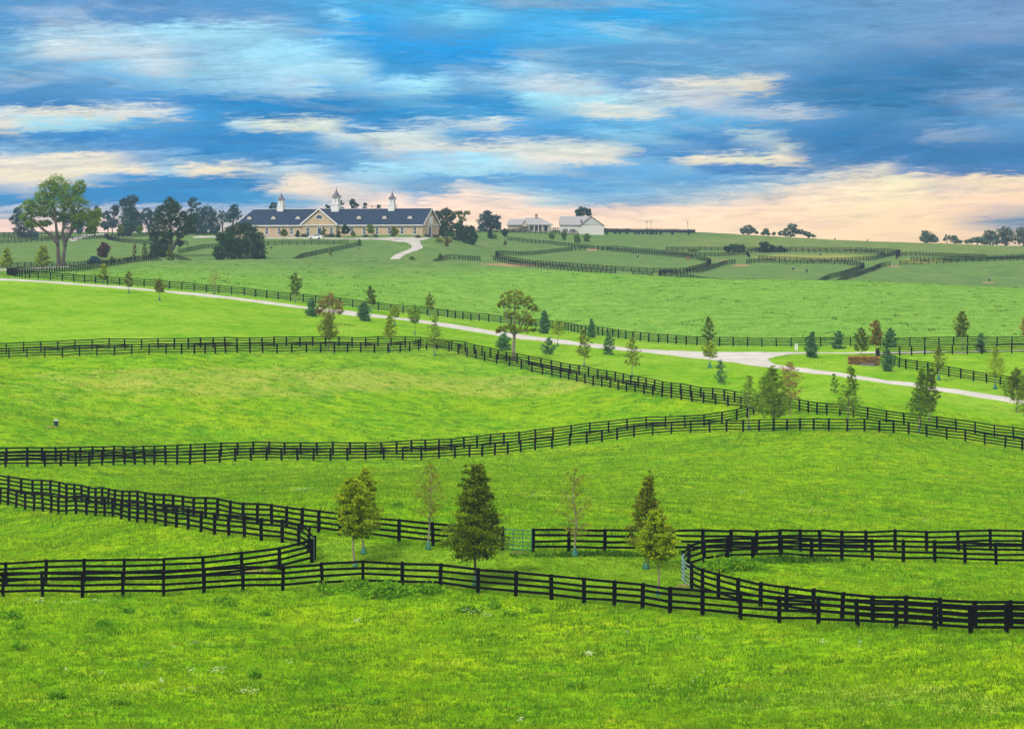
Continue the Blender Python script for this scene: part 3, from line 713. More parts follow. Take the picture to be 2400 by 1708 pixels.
fence([(-120,828),(17,826),(57,825),(100,824),(142,822),(182,821),(225,820),(265,818),(306,818),(346,817),(387,816),(428,816),(467,815),(506,815),(546,814),(583,814),(624,813),(663,812),(702,812),(742,812),(780,812),(820,812),(860,812),(898,811),(935,811),(973,812),(1005,814),(1036,817),(1065,820),(1086,823),(1106,827),(1126,832),(1148,837),(1167,842),(1188,847),(1209,851),(1230,855),(1251,858),(1272,862),(1295,867),(1316,872),(1339,877),(1361,881),(1384,885),(1407,889),(1430,893),(1454,898),(1478,903),(1501,908),(1525,912),(1551,917),(1575,921),(1601,925),(1627,929),(1653,933),(1678,936),(1704,940),(1735,946),(1785,953),(1830,959),(1869,964),(1899,968),(1928,972),(1957,974),(1987,976),(2018,981),(2049,986),(2080,990),(2112,994),(2144,998),(2176,1001),(2208,1005),(2242,1010),(2276,1015),(2311,1020),(2345,1025),(2379,1030),(2450,1038),(2540,1046)],
      'black plank fence along the lawn below the pale road', sm=1)
# road fence with corner at the far left
fence([(16.5,643),(18,644.5),(25.6,647),(38.5,649),(55.6,651),(76,653.6),(101,655),(128,656.6),(156,659),(186,661.5),(216,664),(244,666),(273,668),(329,672),(387,676),(464,683),(513,688),(561,692),(606,697),(650,702),(714,708),(760,713),(820,720),(886,727),(960,735),(1031,743),(1092,749),(1152,755),(1225,763),(1295,770),(1350,779),(1406,787),(1440,792),(1467,795),(1510,800),(1558,804),(1588,807),(1622,809),(1660,811),(1698,812),(1737,812),(1808,812),(1843,812),(1900,812),(1985,812),(2050,812),(2127,812),(2230,811),(2334,810),(2520,809)],
      'black plank fence above the pale road, from the left corner to the right edge', sm=1)
fence([(16.5,643,600),(49,641.7,625),(75,641,640),(113,639.5,655),(138,639.6,665),(162,638.8,675),(185,638.2,688),(205,636.5,700),(222,634.5,712),(254,630.6,735),(275,627.5,752),(307,622,772),(333,617,790),(360,613.5,803),(376,612,812),(400,611,818),(440,622,828)],
      'black plank fence climbing from the left corner towards the crest', sm=1)
fence([(-60,630,800),(0,629,800),(50,629,805),(100,627.5,812),(150,624.5,822),(200,620,835),(245,613,850),(280,607.5,858),(320,604,868),(370,602,880),(400,604,880),(425,607,868),(450,615,845)],
      'black plank fence on the far side of the lane below the big forked tree', sm=1)
# small paddock fences right, by the hedge
fence([(2500,829),(2400,828.5),(2344,829),(2311,829.5),(2274,830),(2238,830),(2200,831),(2163,832),(2130,833),(2102,834.5),(2078,835),(2064,836),(2055,838),(2054,842),(2060,846)],
      'black plank fence beside the far road branch, ending behind the rust hedge', sm=1)
fence([(2060,846),(2080,850),(2111,862),(2132,865.5),(2154,869),(2178,873),(2197,877),(2219,881),(2242,885),(2264,889),(2288,893),(2311,897),(2336,901),(2359,905),(2400,911),(2500,926)],
      'black plank fence slanting down right from the rust hedge towards the yellow-green tree', sm=1)
# barn side
fence([(417,594.7),(434,592),(451,588),(477,583.6),(510,581),(560,578.5),(627,575.4),(700,574.6),(760,574),(816,573)],
      'black plank fence in the hollow in front of the barn', sm=1)
fence([(841,576.8),(823,580.5),(806,584.5),(780,589.8),(748,596.5),(731,600.5),(706,604,866),(688,612,840),(670,618,824)],
      'black plank fence slanting down left of the curving drive', sm=1)
fence([(246,553),(249,558),(252,562),(275,566.5),(298,569.5),(325,571.6),(355,573.2),(400,574.6),(440,575)],
      'black plank fence hooking round a small paddock under the dark leaning tree', sm=1)
fence([(246,559),(280,557.2),(320,555.6),(352,553.5),(400,552.5)],
      'black plank fence along the far side of the paddock under the tall blue trees', sm=1)
fence([(-60,572.5),(0,571),(40,570),(70,568.5),(110,566.3),(160,564.2),(205,562),(245,558.8)],
      'hazy plank fence below the left tree line', sm=1)
fence([(-60,561),(0,560.5),(60,561),(90,562.5),(125,560.5),(165,556)],
      'hazy plank fence at far left below the horizon trees', sm=1)
fence([(-60,548.5,1240),(0,548.5,1240),(90,547.5,1260),(165,546.6,1270),(230,547,1260)],
      'faint plank fence along the horizon at far left', sm=1)
# middle distance rings
fence([(1015,620,836),(1030,617,852),(1045,616,864),(1055,616,868),(1080,617.5,872),(1097,617,878),(1111,616.5,885),(1125,615.8,890)],
      'short black plank fence left of the trampled gateway', sm=0)
fence([(1156,616,925),(1175,617.5,917),(1194,620,908),(1229,624.5,890),(1278,629,872),(1314,631.5,862),(1366,636,848),(1421,640,838),(1443,641,834)],
      'nearer black plank fence along the front of the large far ring', sm=1)
fence([(1443,637.5,868),(1384,635.5,880),(1330,631.5,892),(1275,625,908),(1221,618,928),(1189,610.8,945),(1169,607,955),(1161,605.5,968),(1163,604,985),(1177,602.3,995),(1194,600.7,1002),(1211,599.5,1008),(1233,597.3,1018),(1256,595,1028),(1271,592.5,1040),(1298,590.3,1052),(1334,587,1070),(1345,585,1080),(1373.5,584.4,1082)],
      'black plank fence round the left half of the large far ring', sm=1)
fence([(1400,584.6,1082),(1430,585.2,1078),(1466,588.5,1062),(1515,593.5,1040),(1566,598.5,1018),(1598,602.5,1000),(1628,606.5,985),(1650,608.5,972),(1664,611,958),(1667,614,942),(1657,619.5,925),(1641,625,908),(1620,630,890),(1601,632,880),(1567,633,874),(1534,635.5,870),(1500,637.3,868),(1458,638,867),(1443,637.5,868)],
      'black plank fence round the right half of the large far ring', sm=1)
fence([(1190,563.6),(1223,567.5),(1256,570.5),(1286,573),(1320,576.5),(1367,581),(1400,584,1092),(1443,582.5,1098),(1510,589,1075),(1562,594,1055),(1590,597,1040),(1614,598.6,1030),(1640,599.5,1024),(1664,600.3,1020),(1691,599.3,1026),(1720,596,1040),(1748,593,1055),(1752,597,1045),(1757,604,1010)],
      'black plank fence following the drive above the large far ring', sm=1)
fence([(1723,619,948),(1711,620,944),(1701,621,940),(1688,625,925),(1672,629,908),(1657,633,892),(1641,636,880),(1617,637.5,872),(1594,638.5,866),(1570,640,860),(1546,643.6,850),(1543,645,842),(1557,646,838),(1583,647,842),(1614,650,832),(1657,658,818),(1704,666,800)],
      'black plank fence along the near side of the grass lane between the rings', sm=1)
fence([(1483,650.5,838),(1506,651.3,838),(1529,651.8,838)], 'short plank fence whose top shows over the crest', sm=0)
fence([(1749.5,619),(1766,616.5),(1801,616.7),(1834,618),(1869,619),(1920,619),(1955,619.5),(1986,621),(2000,622.3),(2012,623.8),(2022,625.5),(2027,628),(2018,632.5),(2008,636),(1992,641),(1977,646),(1961,650.5),(1945,655.5,829),(1928,662,812),(1905,672,790)],
      'black plank fence of the right far paddock, turning down at its pointed corner', sm=1)
fence([(1778,609.2),(1792,610),(1823,612),(1857,613.8),(1890,614.6),(1925,614.8),(1959,614.8),(1977,614.2),(1994,613.2),(2010,612.3),(2026,611.5),(2039,610.2),(2051,608.8),(2060,606.8),(2071,604.6),(2087,601),(2098,598.5),(2110,596)],
      'black plank fence under the pale straw-coloured far paddock', sm=1)
fence([(1752,593.6),(1790,592.6),(1835,592.2),(1874,592),(1928,593),(1999,594),(2040,596.2),(2060,597.5),(2073,600)],
      'black plank fence along the back of the straw-coloured far paddock', sm=1)
fence([(1562,587.4),(1614,587.6),(1666,587.6),(1740,587.8),(1800,587.8),(1874,588),(1940,588.2),(2021,589.2),(2098,592.5),(2110,595)],
      'faint back fence passing behind the two dark bushes', sm=1)
fence([(2086,624.5),(2073,625.4),(2064,627.3),(2059,629.5),(2049,634),(2040,637.5),(2028,641.5),(2016,645.5),(2000,651),(1989,656,829),(1972,663,812),(1948,673,790)],
      'black plank fence on the right side of the narrow far lane', sm=1)
fence([(2109,622),(2126,621),(2161,620),(2199,618.5),(2236,616.5),(2270,615.2),(2307,614.2),(2343,612.8),(2379,611.7),(2440,610.5),(2520,609.5)],
      'black plank fence of the far right field, running to the picture edge', sm=1)
fence([(2135,612.8),(2165,613.4),(2198,613.3),(2240,612.5),(2290,610.8),(2340,608.8),(2400,606.8),(2500,604)],
      'second black plank fence close above the far right field', sm=1)
fence([(2100,607.5),(2103,602),(2112,600),(2141,599.6),(2196,601.8),(2236,604),(2270,605.3),(2310,606)],
      'black plank fence looping round the little brown pen at right', sm=1)
# by the houses
fence([(1112,545.5),(1150,545.8),(1200,546.6),(1245,548),(1294,549.4),(1334,550),(1353,549.2)],
      'dark plank fence below the tan house', sm=1)
fence([(1185,545.5),(1200,544),(1222,542.3),(1248,541),(1290,541),(1352,541.5)],
      'dark plank fence directly before the tan house porch', sm=1)
fence([(1376,546),(1374,542),(1386,541.2),(1409,540.8),(1420,541)], 'short plank fence right of the white house', sm=1)
# gates
def tube_gate(a, b, mat, label, hgt=1.35, nbar=6, nup=4, rad=0.028, bow=0.0):
    a = np.array(a, float); b = np.array(b, float)
    root = empty('field_gate', tuple(a)); tag(root, label, 'gate')
    L = b - a
    def pt(s_, z): 
        n_ = np.array([-L[1], L[0], 0]) / max(1e-6, np.linalg.norm(L[:2]))
        return tuple(L * s_ + n_ * bow * 4 * s_ * (1 - s_) + np.array([0, 0, z]))
    mb = MB()
    for s_ in (0.01, 0.99): mb.tube([pt(s_, 0.12), pt(s_, hgt)], rad * 1.3, 6)
    for z in (0.14, hgt): mb.tube([pt(0.01 + 0.98 * k / 8, z) for k in range(9)], rad * 1.3, 6)
    mb.build('gate_frame', mat, root)
    for j in range(1, nbar - 1):
        m2 = MB(); z = 0.14 + (hgt - 0.14) * j / (nbar - 1)
        m2.tube([pt(0.01 + 0.98 * k / 8, z) for k in range(9)], rad, 6); m2.build('bar', mat, root)
    for j in range(1, nup - 1):
        m2 = MB(); s_ = j / (nup - 1); m2.tube([pt(s_, 0.12), pt(s_, hgt)], rad, 6); m2.build('brace', mat, root)
    return root
tube_gate(P(1181, 1288), P(1247, 1290), gate_m, 'green tube gate closing the lane between the dark tree and the fence')
tube_gate(P(1603, 1352), P(1619, 1377), gate2_m, 'pale tube gate at the curved corner of the right paddock', bow=-0.3)
tube_gate(P(737, 1311), P(733, 1318), gate2_m, 'steel tube gate in the rounded corner of the left paddock')
# ------------------------------------------------------------------ trees
bark = material('grey_brown_bark', (0.16, 0.13, 0.10), 0.9, 0.35, 4.0)
bark_m2 = material('mid_brown_bark', (0.10, 0.075, 0.06), 0.9, 0.35, 2.0)
bark_d = material('dark_bark', (0.07, 0.055, 0.045), 0.9, 0.35, 3.0)
LM = {
 'green':  leaf_material('leaves_mid_green', (0.055,0.145,0.003), (0.190,0.320,0.006), (0.32,0.34,0.01)),
 'dark':   leaf_material('leaves_dark_green', (0.036,0.082,0.001), (0.150,0.215,0.003), (0.26,0.30,0.01)),
 'yellow': leaf_material('leaves_yellow_green', (0.14,0.24,0.002), (0.36,0.46,0.004), (0.50,0.46,0.01)),
 'olive':  leaf_material('leaves_olive', (0.080,0.135,0.003), (0.23,0.27,0.008), (0.32,0.24,0.02)),
 'pine':   leaf_material('needles_blue_green', (0.038,0.130,0.040), (0.120,0.260,0.080), (0.20,0.32,0.09), 0.3),
 'rust':   leaf_material('leaves_rust', (0.12,0.13,0.015), (0.28,0.21,0.035), (0.38,0.17,0.04)),
 'red':    leaf_material('leaves_dark_red', (0.06,0.022,0.016), (0.15,0.045,0.025), (0.22,0.07,0.03)),
 'bluegreen': leaf_material('leaves_far_haze_blue', (0.012,0.058,0.066), (0.032,0.105,0.105), (0.05,0.12,0.09), 0.2),  # blue of the distant air put into the leaf colour
 'pale': leaf_material('leaves_far_haze_pale', (0.07,0.13,0.085), (0.16,0.22,0.12), (0.19,0.21,0.09), 0.2),  # horizon leaves, haze lightening painted into their colour
 'deep':   leaf_material('leaves_deep_green', (0.010,0.038,0.012), (0.035,0.095,0.018), (0.07,0.13,0.02)),
 'big':    leaf_material('leaves_bright_crown', (0.020,0.090,0.001), (0.17,0.32,0.002), (0.36,0.48,0.01)),
}
def leaves(rs, C, n_each, rad, size, flat=0.75, tone=None, turn=0.12):
    """C (k,3) clump centres; returns V, Q, color"""
    k = len(C); n = k * n_each
    c = np.repeat(C, n_each, 0)
    rad = np.repeat(np.broadcast_to(rad, (k,)), n_each)[:, None]
    off = rs.normal(0, 1, (n, 3)) * np.array([1, 1, flat]) * rad * 0.55
    p = c + off
    nrm = rs.normal(0, 1, (n, 3)) + np.array([0, 0, 0.9]); nrm /= np.linalg.norm(nrm, axis=1)[:, None]
    a = np.cross(nrm, rs.normal(0, 1, (n, 3))); a /= np.linalg.norm(a, axis=1)[:, None]
    b = np.cross(nrm, a)
    sz = size * rs.uniform(0.5, 1.3, (n, 1))
    V = np.stack([p - a*sz*0.5, p - b*sz*0.34, p + a*sz*0.55 + nrm*sz*0.1, p + b*sz*0.34], 1).reshape(-1, 3)
    Q = np.arange(n * 4).reshape(n, 4)
    ct = rs.uniform(0, 1, k) if tone is None else tone
    tr = np.clip(np.repeat(ct, n_each) * 0.65 + rs.uniform(0, 0.35, n), 0, 1)
    tg = (rs.uniform(0, 1, n) < turn).astype(float) * rs.uniform(0.3, 1, n)
    tb = rs.uniform(0, 1, n)
    col = np.repeat(np.stack([tr, tg, tb], -1), 4, 0)
    return V, Q, col
PROF = {
 'cone':  lambda s: (1 - s) ** 0.95 * min(1, 0.62 + s * 3) + 0.035,
 'oval':  lambda s: math.sqrt(max(0, 1 - (2 * s - 0.85) ** 2 / 1.35)) * (1 if s < .9 else .7) + .03,
 'egg':   lambda s: (1 - s ** 1.8) ** 0.8 * min(1, 0.5 + 2.5 * s) + 0.04,
 'vase':  lambda s: 0.35 + 0.75 * math.sin(pi * min(1, 0.15 + s * 0.72)) if s < 0.9 else 0.45,
 'shrub': lambda s: (1 - s ** 2.2) ** 0.6 * (0.8 + 0.2 * min(1, s * 5)) + 0.05,
 'pine':  lambda s: (1 - s) ** 0.85 * (0.85 + 0.15 * math.sin(s * 40)) * min(1, 0.7 + s * 3) + 0.03,
}
def young_tree(px, y, top, hw, cb, kind, prof, name, label, group=None, dens=1.0, up=0.45, seed=None, cat='tree', d=None, mulch=False, lean=0.0, cx=None, turn=0.06, trunk_r=None, barkm=None, sparse=False):
    """px,y base of the trunk; top row, half width and lowest row of the crown as the photograph shows them"""
    base = P(px, y, d); D = base[1]; k = D / F
    full = prof in ('pine', 'shrub') or kind == 'pine'
    if D > 700: dens *= 1.5
    if full: dens *= 1.45
    H = (y - top) * k; Rr = hw * k; cbh = max(0.0, (y - cb) * k)
    rs = np.random.RandomState(seed if seed is not None else int(px * 7 + y) % 99991)
    root = empty(name, tuple(base)); tag(root, label, cat, group)
    tmb = MB()
    dx = ((cx - px) * k if cx is not None else 0.0) + lean * H
    tr_ = trunk_r or max(0.045, 0.013 * H)
    wob = rs.normal(0, 0.012 * H, (7, 2)); wob[0] = 0
    ax = lambda h: np.array([dx * (h / H) ** 1.3 + np.interp(h / H * 6, range(7), wob[:, 0]), np.interp(h / H * 6, range(7), wob[:, 1]), h])
    tmb.tube([tuple(ax(h) - ([0, 0, 0.25] if h == 0 else [0, 0, 0])) for h in np.linspace(0, H * 0.95, 9)], [tr_ * (1.25 if i == 0 else 1.0) * (1 - 0.88 * i / 8) for i in range(9)], 7)
    Hc = H - cbh
    px_h = H / k
    nb = int(max(12, min(80, px_h * 0.34)) * dens ** 0.5)
    cl = []; rads = []
    for i in range(nb):
        s_ = (i + rs.uniform(0, 1)) / nb
        s_ = s_ ** 0.85
        rr = PROF[prof](s_) * Rr * rs.uniform(0.62, 1.18)
        th = i * 2.39996 + rs.uniform(-0.4, 0.4)
        hz = cbh + Hc * s_
        tip = ax(min(hz, H * 0.98)) + np.array([cos(th) * rr, sin(th) * rr, 0])
        h0 = max(cbh * 0.9, hz - rr * up * rs.uniform(1.0, 1.6)); h0 = max(h0, 0.05 * H); st_ = ax(min(h0, H * 0.93))
        midp = (st_ + tip) / 2 + np.array([0, 0, rr * 0.08])
        tmb.tube([tuple(st_), tuple(midp), tuple(tip)], [tr_ * 0.34 * (1 - s_ * 0.6), tr_ * 0.2 * (1 - s_ * 0.5), 0.008], 4, cap=False)
        m_ = max(2, int(round(2 + 4.5 * rr / Rr)))
        for j in range(m_):
            q = 0.28 + 0.75 * (j + rs.uniform(0, 1)) / m_
            if sparse and rs.uniform() < 0.45: continue
            pt = st_ * (1 - q) + tip * q + rs.normal(0, 0.08 * Rr, 3)
            cl.append(pt); rads.append(Rr * (0.06 + 0.115 * rr / Rr) * rs.uniform(0.6, 1.4))
    cl.append(ax(H * 0.97)); rads.append(Rr * 0.12)
    cl = np.array(cl); rads = np.array(rads) * (1.9 if full else 1.25 if px_h < 135 else 1.0)
    ne = int(max(15, min(60, px_h * 0.20)) * dens)
    size = max(0.13, 2.6 * k * (1.15 if px_h < 90 else 1.0))
    if sparse: size *= 0.8; rads = rads * 1.5
    V, Q, colr = leaves(rs, cl, ne, rads, size, turn=turn, flat=0.6)
    V[:, 2] = np.maximum(V[:, 2], 0.03)
    tmb.build('trunk', barkm or bark, root)
    link('crown', np_mesh('crown', V, Q=Q, mat=LM[kind], color=colr), root)
    return root
bag_m = material('green_watering_bag', (0.008, 0.10, 0.055), 0.5, 0.3, 6.0, spec=0.4)
bag_n = [0]
def bag(px, y, h, label, d=None):
    base = P(px, y, d); k = base[1] / F; H = h * k; rs = np.random.RandomState(int(px))
    mb = MB(); n = 14; prof = [(0.60, 0.0), (0.66, 0.06), (0.58, 0.25), (0.42, 0.55), (0.30, 0.8), (0.20, 0.97), (0.14, 1.0)]
    o0 = len(mb.v)
    for r_, z in prof:
        for j in range(n):
            t_ = 2*pi*j/n; q = r_ * H * 0.55 * (1 + 0.12 * sin(3*t_ + px) + rs.uniform(-.06, .06))
            mb.v.append((q*cos(t_), q*sin(t_), z*H - 0.03))
    for i in range(len(prof)-1):
        for j in range(n):
            j2 = (j+1) % n; mb.f.append((i*n+j, i*n+j2, (i+1)*n+j2, (i+1)*n+j))
    mb.f.append(tuple((len(prof)-1)*n + j for j in range(n)))
    o = mb.build('watering_bag', bag_m, smooth=True); o.location = tuple(base)
    tag(o, label, 'watering bag', 'green watering bags round young trunks')

YT = 'young trees along the lane and road'
# front lane
young_tree(833,1331,1123,40,1257,'yellow','oval','young_oak','leafy yellow-green tree with a thin trunk, front one of the overlapping pair left of centre',YT,1.3,cx=824)
young_tree(852,1300,1097,42,1252,'yellow','egg','young_oak','taller yellow-green tree peeking out behind its twin left of centre',YT,1.1,cx=858)
young_tree(1004,1288,1086,34,1212,'olive','oval','young_oak','thin nearly bare young tree between the yellow-green pair and the big dark tree',YT,0.36,sparse=True,cx=1012,turn=.3)
young_tree(1114,1370,1089,88,1300,'dark','cone','pin_oak','big dark green cone-shaped tree at the centre, behind the nearest fence',YT,1.3,up=0.25,cx=1114,barkm=bark_d)
young_tree(1347,1303,1092,44,1250,'olive','oval','young_oak','bare-looking sparse young tree right of the green tube gate',YT,0.34,sparse=True,turn=.35)
young_tree(1514,1335,1115,54,1285,'olive','cone','pin_oak','olive pointed tree, rear one of the overlapping pair left of the curved gate',YT,0.95,up=0.2,cx=1518,turn=.10)
young_tree(1542,1397,1197,48,1305,'yellow','egg','young_oak','bright yellow-green tree, front one of the pair left of the curved gate',YT,1.4,cx=1538)
# trees by the point of the middle field
young_tree(1755,1006,877,36,950,'green','cone','young_oak','loose dark green tree standing at the pointed corner of the middle field',YT,0.7,up=.6,turn=.2)
young_tree(1814,1009,859,47,972,'green','egg','pin_oak','full green tree just right of the pointed fence corner',YT,1.9,cx=1806,up=.3,turn=.15)
young_tree(1852,975,848,28,935,'rust','oval','young_maple','young tree turning red behind the full green tree at the fence corner',YT,0.75,turn=.55)
young_tree(1664,861,798,18,834,'yellow','oval','young_oak','small yellow-green tree below the road fork',YT,1.2)
young_tree(1661,811,742,17.5,795,'dark','egg','young_oak','dark pointed young tree against the road fence above the fork',YT,1.2)
young_tree(1689,899,842,17,897,'pine','egg','young_pine','pale blue-green bushy pine on the lawn below the road fork','young pines on the lawns',0.8,cat='tree')
young_tree(1481,884,793,24,855,'olive','egg','young_oak','olive young tree just above the double lane fence, right of its slimmer neighbour',YT,0.9)
young_tree(1369,859,772,21,834,'olive','egg','young_oak','slim olive tree on the lawn above the double lane fence',YT,0.9)
young_tree(1428,832,784,14.5,831,'pine','shrub','shrub','dark green upright shrub beside the pale road','round shrubs on the lawn',1.0,cat='shrub')
young_tree(1386,792,748,15,790,'pine','pine','young_pine','blue-green pine between road and road fence, right of the yellow sapling','young pines on the lawns',1.4)
young_tree(1903,838,776,15.5,836,'pine','egg','young_pine','dense dark blue-green pine in the fork of the road','young pines on the lawns',1.7)
young_tree(1964,817,776,16,816,'pine','shrub','young_pine','wide low blue-green pine at the road fence right of the white posts','young pines on the lawns',1.5)
young_tree(2018,832,768,18,822,'dark','oval','young_maple','dark green oval tree left of the rust-tinted one at the hedge',YT,1.4,turn=.25)
young_tree(2053,833,750,14.5,808,'rust','oval','young_maple','slim rust-brown tree standing over the rust hedge',YT,1.3,turn=.3)
young_tree(2087,812,767,16,811,'pine','shrub','young_pine','blue-green pine right behind the slim rust-brown tree','young pines on the lawns',1.4)
young_tree(2080,872,818,16.5,870,'pine','egg','young_pine','green pine in front of the rust hedge\'s right end','young pines on the lawns',1.4)
young_tree(2256,817,727,16.5,787,'dark','oval','young_maple','tall dark oval tree with rusty tips rising over the right road fence',YT,1.5,turn=.3)
young_tree(2298,826,780,14.5,825,'pine','shrub','young_pine','pale green pine behind the rails of the right paddock','young pines on the lawns',1.0)
young_tree(2200,890,808,20,862,'olive','egg','young_oak','light olive tree with green bag beside the slanting fence at right',YT,0.85)
young_tree(2332,910,814,28,880,'yellow','egg','young_oak','yellow-green tree with green bag near the right edge of the lawn',YT,1.1)
young_tree(2383,966,862,31,934,'dark','oval','young_oak','dark round tree at the right edge below the pale road',YT,1.5)
young_tree(2422,1000,848,42,978,'green','egg','young_oak','tree cut off by the right edge, reaching lower than its dark neighbour',YT,1.5,turn=.3)
young_tree(2408,812,735,17,790,'rust','oval','young_maple','rust-red tree just cut off by the right edge at the road fence',YT,1.2,turn=.6)
young_tree(1987,1007,856,37,960,'green','cone','pin_oak','tall loose green tree with a leaning tip behind the right lane fence',YT,1.1,cx=1996,up=.35)
young_tree(1955,921,875,14,918,'green','egg','young_oak','small bushy tree left of the tall tree with the leaning tip',YT,0.9)
young_tree(2154,1014,861,34,970,'green','cone','pin_oak','dense pointed green tree behind the right lane fence',YT,1.5,cx=2160,up=.3)
young_tree(2177,990,862,20,965,'dark','oval','young_oak','dark tree overlapping the dense pointed tree from behind',YT,1.3,cx=2182)
# along the road, middle
young_tree(691,708,640,16,688,'dark','oval','young_oak','dark slim tree on the verge above the road, left of the rust bush',YT,1.1,cx=693)
young_tree(732,740,699,17,739,'pine','egg','young_pine','dark blue-green pine touching the big rust-brown bush','young pines on the lawns',1.6)
young_tree(770,824,738,28,792,'olive','egg','pin_oak','dense olive tree standing at the lane fence left of centre',YT,1.5,up=.3)
young_tree(853,752,708,15,751,'pine','shrub','young_pine','round dark pine left of the first yellow sapling','young pines on the lawns',1.7)
young_tree(869,731,671,16.5,711,'dark','egg','young_oak','dark tree on the road fence above the round dark pine',YT,1.2)
young_tree(913,824,738,18,790,'yellow','egg','young_oak','narrow yellow-green tree at the lane fence below the yellow sapling',YT,1.1)
young_tree(925,763,714,14.5,742,'yellow','oval','young_oak','yellow sapling with green bag on the lawn below the road',YT,1.0)
young_tree(972,782,714,18,754,'green','vase','young_oak','airy green sapling with a clear stem below the road',YT,0.9,up=.9)
young_tree(1007,742,689,14.5,724,'olive','egg','young_oak','olive tree on the verge right of the airy green sapling',YT,1.0)
young_tree(1019,833,740,31,806,'green','cone','pin_oak','ragged wide green tree straddling the lane fence',YT,0.95,up=.4,turn=.3)
young_tree(1181,821,783,19,820,'pine','shrub','shrub','dark round shrub at the foot of the tall olive tree','round shrubs on the lawn',1.5,cat='shrub')
young_tree(1275,782,729,16,781,'pine','egg','young_pine','blue-green pine right of the tall olive tree, above the road','young pines on the lawns',1.7)
young_tree(1307,810,750,18,782,'yellow','oval','young_oak','bright yellow sapling right of the tall olive tree',YT,0.85)
young_tree(1286,831,791,15.5,830,'pine','shrub','shrub','round green shrub below the bright yellow sapling','round shrubs on the lawn',1.1,cat='shrub')
# left
young_tree(242,664,619,14.5,653,'yellow','egg','young_oak','yellow-green tree left of the two with bags by the road at left',YT,1.4)
young_tree(302,686,635,14,670,'olive','egg','young_oak','small tree with dark bag, middle one of the three by the left road',YT,1.2,turn=.25)
young_tree(374,704,653,14,683,'olive','egg','young_oak','small tree with bag on the lawn, rightmost of the three by the left road',YT,1.3,turn=.25)
young_tree(502,690,633,16.5,668,'rust','vase','young_maple','thin brownish tree on the road verge at left',YT,0.55,sparse=True)
young_tree(16,630,577,16,618,'yellow','egg','young_oak','yellow-green tree at the left edge behind the road fence',YT,1.5,d=720)
young_tree(101,628,573,16.5,620,'yellow','oval','young_oak','yellow-green tree before the trunk of the big forked tree',YT,1.5,d=740)
young_tree(243,614,566,14,599,'red','oval','young_maple','small dark red tree on the slope right of the big forked tree',YT,1.6,d=860)
young_tree(221,619,599,15,618,'bluegreen','shrub','shrub','blue-green bush at the fence below the dark red tree','round shrubs on the lawn',1.5,cat='shrub',d=845)
young_tree(262,616,597,7,611,'olive','egg','young_oak','tiny pale tree right of the dark red tree',YT,1.0,d=850)
young_tree(315,609,570,6,600,'rust','egg','young_maple','faint brownish sapling below the curved paddock fence',YT,0.7,d=870)
young_tree(339,605,565,8,598,'olive','egg','young_oak','faint olive sapling between the brownish one and the dark trunk',YT,0.9,d=875)
young_tree(398,607,567,14.5,602,'olive','cone','young_oak','olive cone-shaped tree under the dark leaning tree',YT,1.4,d=865)
# distance
FT = 'small far trees by the barn and houses'
young_tree(283,556,527,8,546,'olive','oval','young_oak','brownish small tree at the left end of the far paddock',FT,1.3)
young_tree(310,557,522,6.5,543,'deep','oval','young_oak','slim dark small tree with white stem in the far paddock',FT,1.3)
young_tree(327,562,528,6.5,544,'green','oval','young_oak','small tree on a white stem right of the slim dark one',FT,1.0)
young_tree(665,552,527,8.5,541,'olive','oval','young_oak','small brownish tree at the left part of the barn wall',FT,1.2,d=995)
young_tree(758,560,533,7,550,'olive','egg','young_oak','pale sapling in front of the barn door',FT,0.8)
young_tree(809,552,521,9.5,539,'deep','oval','young_oak','round dark green tree before the middle of the barn',FT,1.7,d=990)
young_tree(828,560,541,5,553,'olive','egg','young_oak','low pale sapling right of the round dark tree at the barn',FT,0.9)
young_tree(868,553,518,9.5,538,'green','oval','young_oak','airy green tree before the right half of the barn',FT,1.1,d=985)
young_tree(924,552,521,9,538,'olive','oval','young_oak','brownish tree before the barn near its right end',FT,1.0,d=980)
young_tree(842,584,559,5,574,'green','egg','young_oak','thin sapling at the end of the slanting barn fence',FT,0.9)
young_tree(775,603,579,5,598,'olive','egg','young_oak','faint sapling by the slanting barn fence',FT,0.5)
young_tree(1047,592,555,5.5,576,'rust','oval','young_maple','rusty sapling right of the drive',FT,1.2)
young_tree(1032,608,594,4.5,604,'olive','egg','shrub','tiny rusty bush below the drive',FT,0.9,cat='shrub')
young_tree(966,611,598,6,609,'green','shrub','shrub','small bush beside the drive just over the crest',FT,1.2,cat='shrub',d=845)
young_tree(1149,559,541,6,558,'deep','shrub','young_pine','dark small pine left of the round pale bush, beyond the barn trees',FT,1.6)
young_tree(1159,560,548,4.5,559,'green','shrub','shrub','small pale bush right of the dark small pine',FT,1.3,cat='shrub')
young_tree(1183,563,536,6.5,553,'deep','oval','young_oak','dark tree on a thin stem at the far road fence',FT,1.5)
young_tree(1184,589,563,4,574,'olive','egg','young_oak','thin sapling before the left corner of the large far ring',FT,0.6)
young_tree(1292,567,545,8.5,558,'green','oval','young_oak','pale spreading tree, leftmost of the four before the houses',FT,1.0)
young_tree(1322,572,541,6,562,'green','oval','young_oak','narrow dark tree, second of the four before the houses',FT,1.5)
young_tree(1353,569,548,10,566,'green','egg','young_oak','wide pale tree, third of the four before the houses',FT,0.9)
young_tree(1376,569,548,8,565,'green','oval','young_oak','rightmost of the four small trees before the houses',FT,1.2)
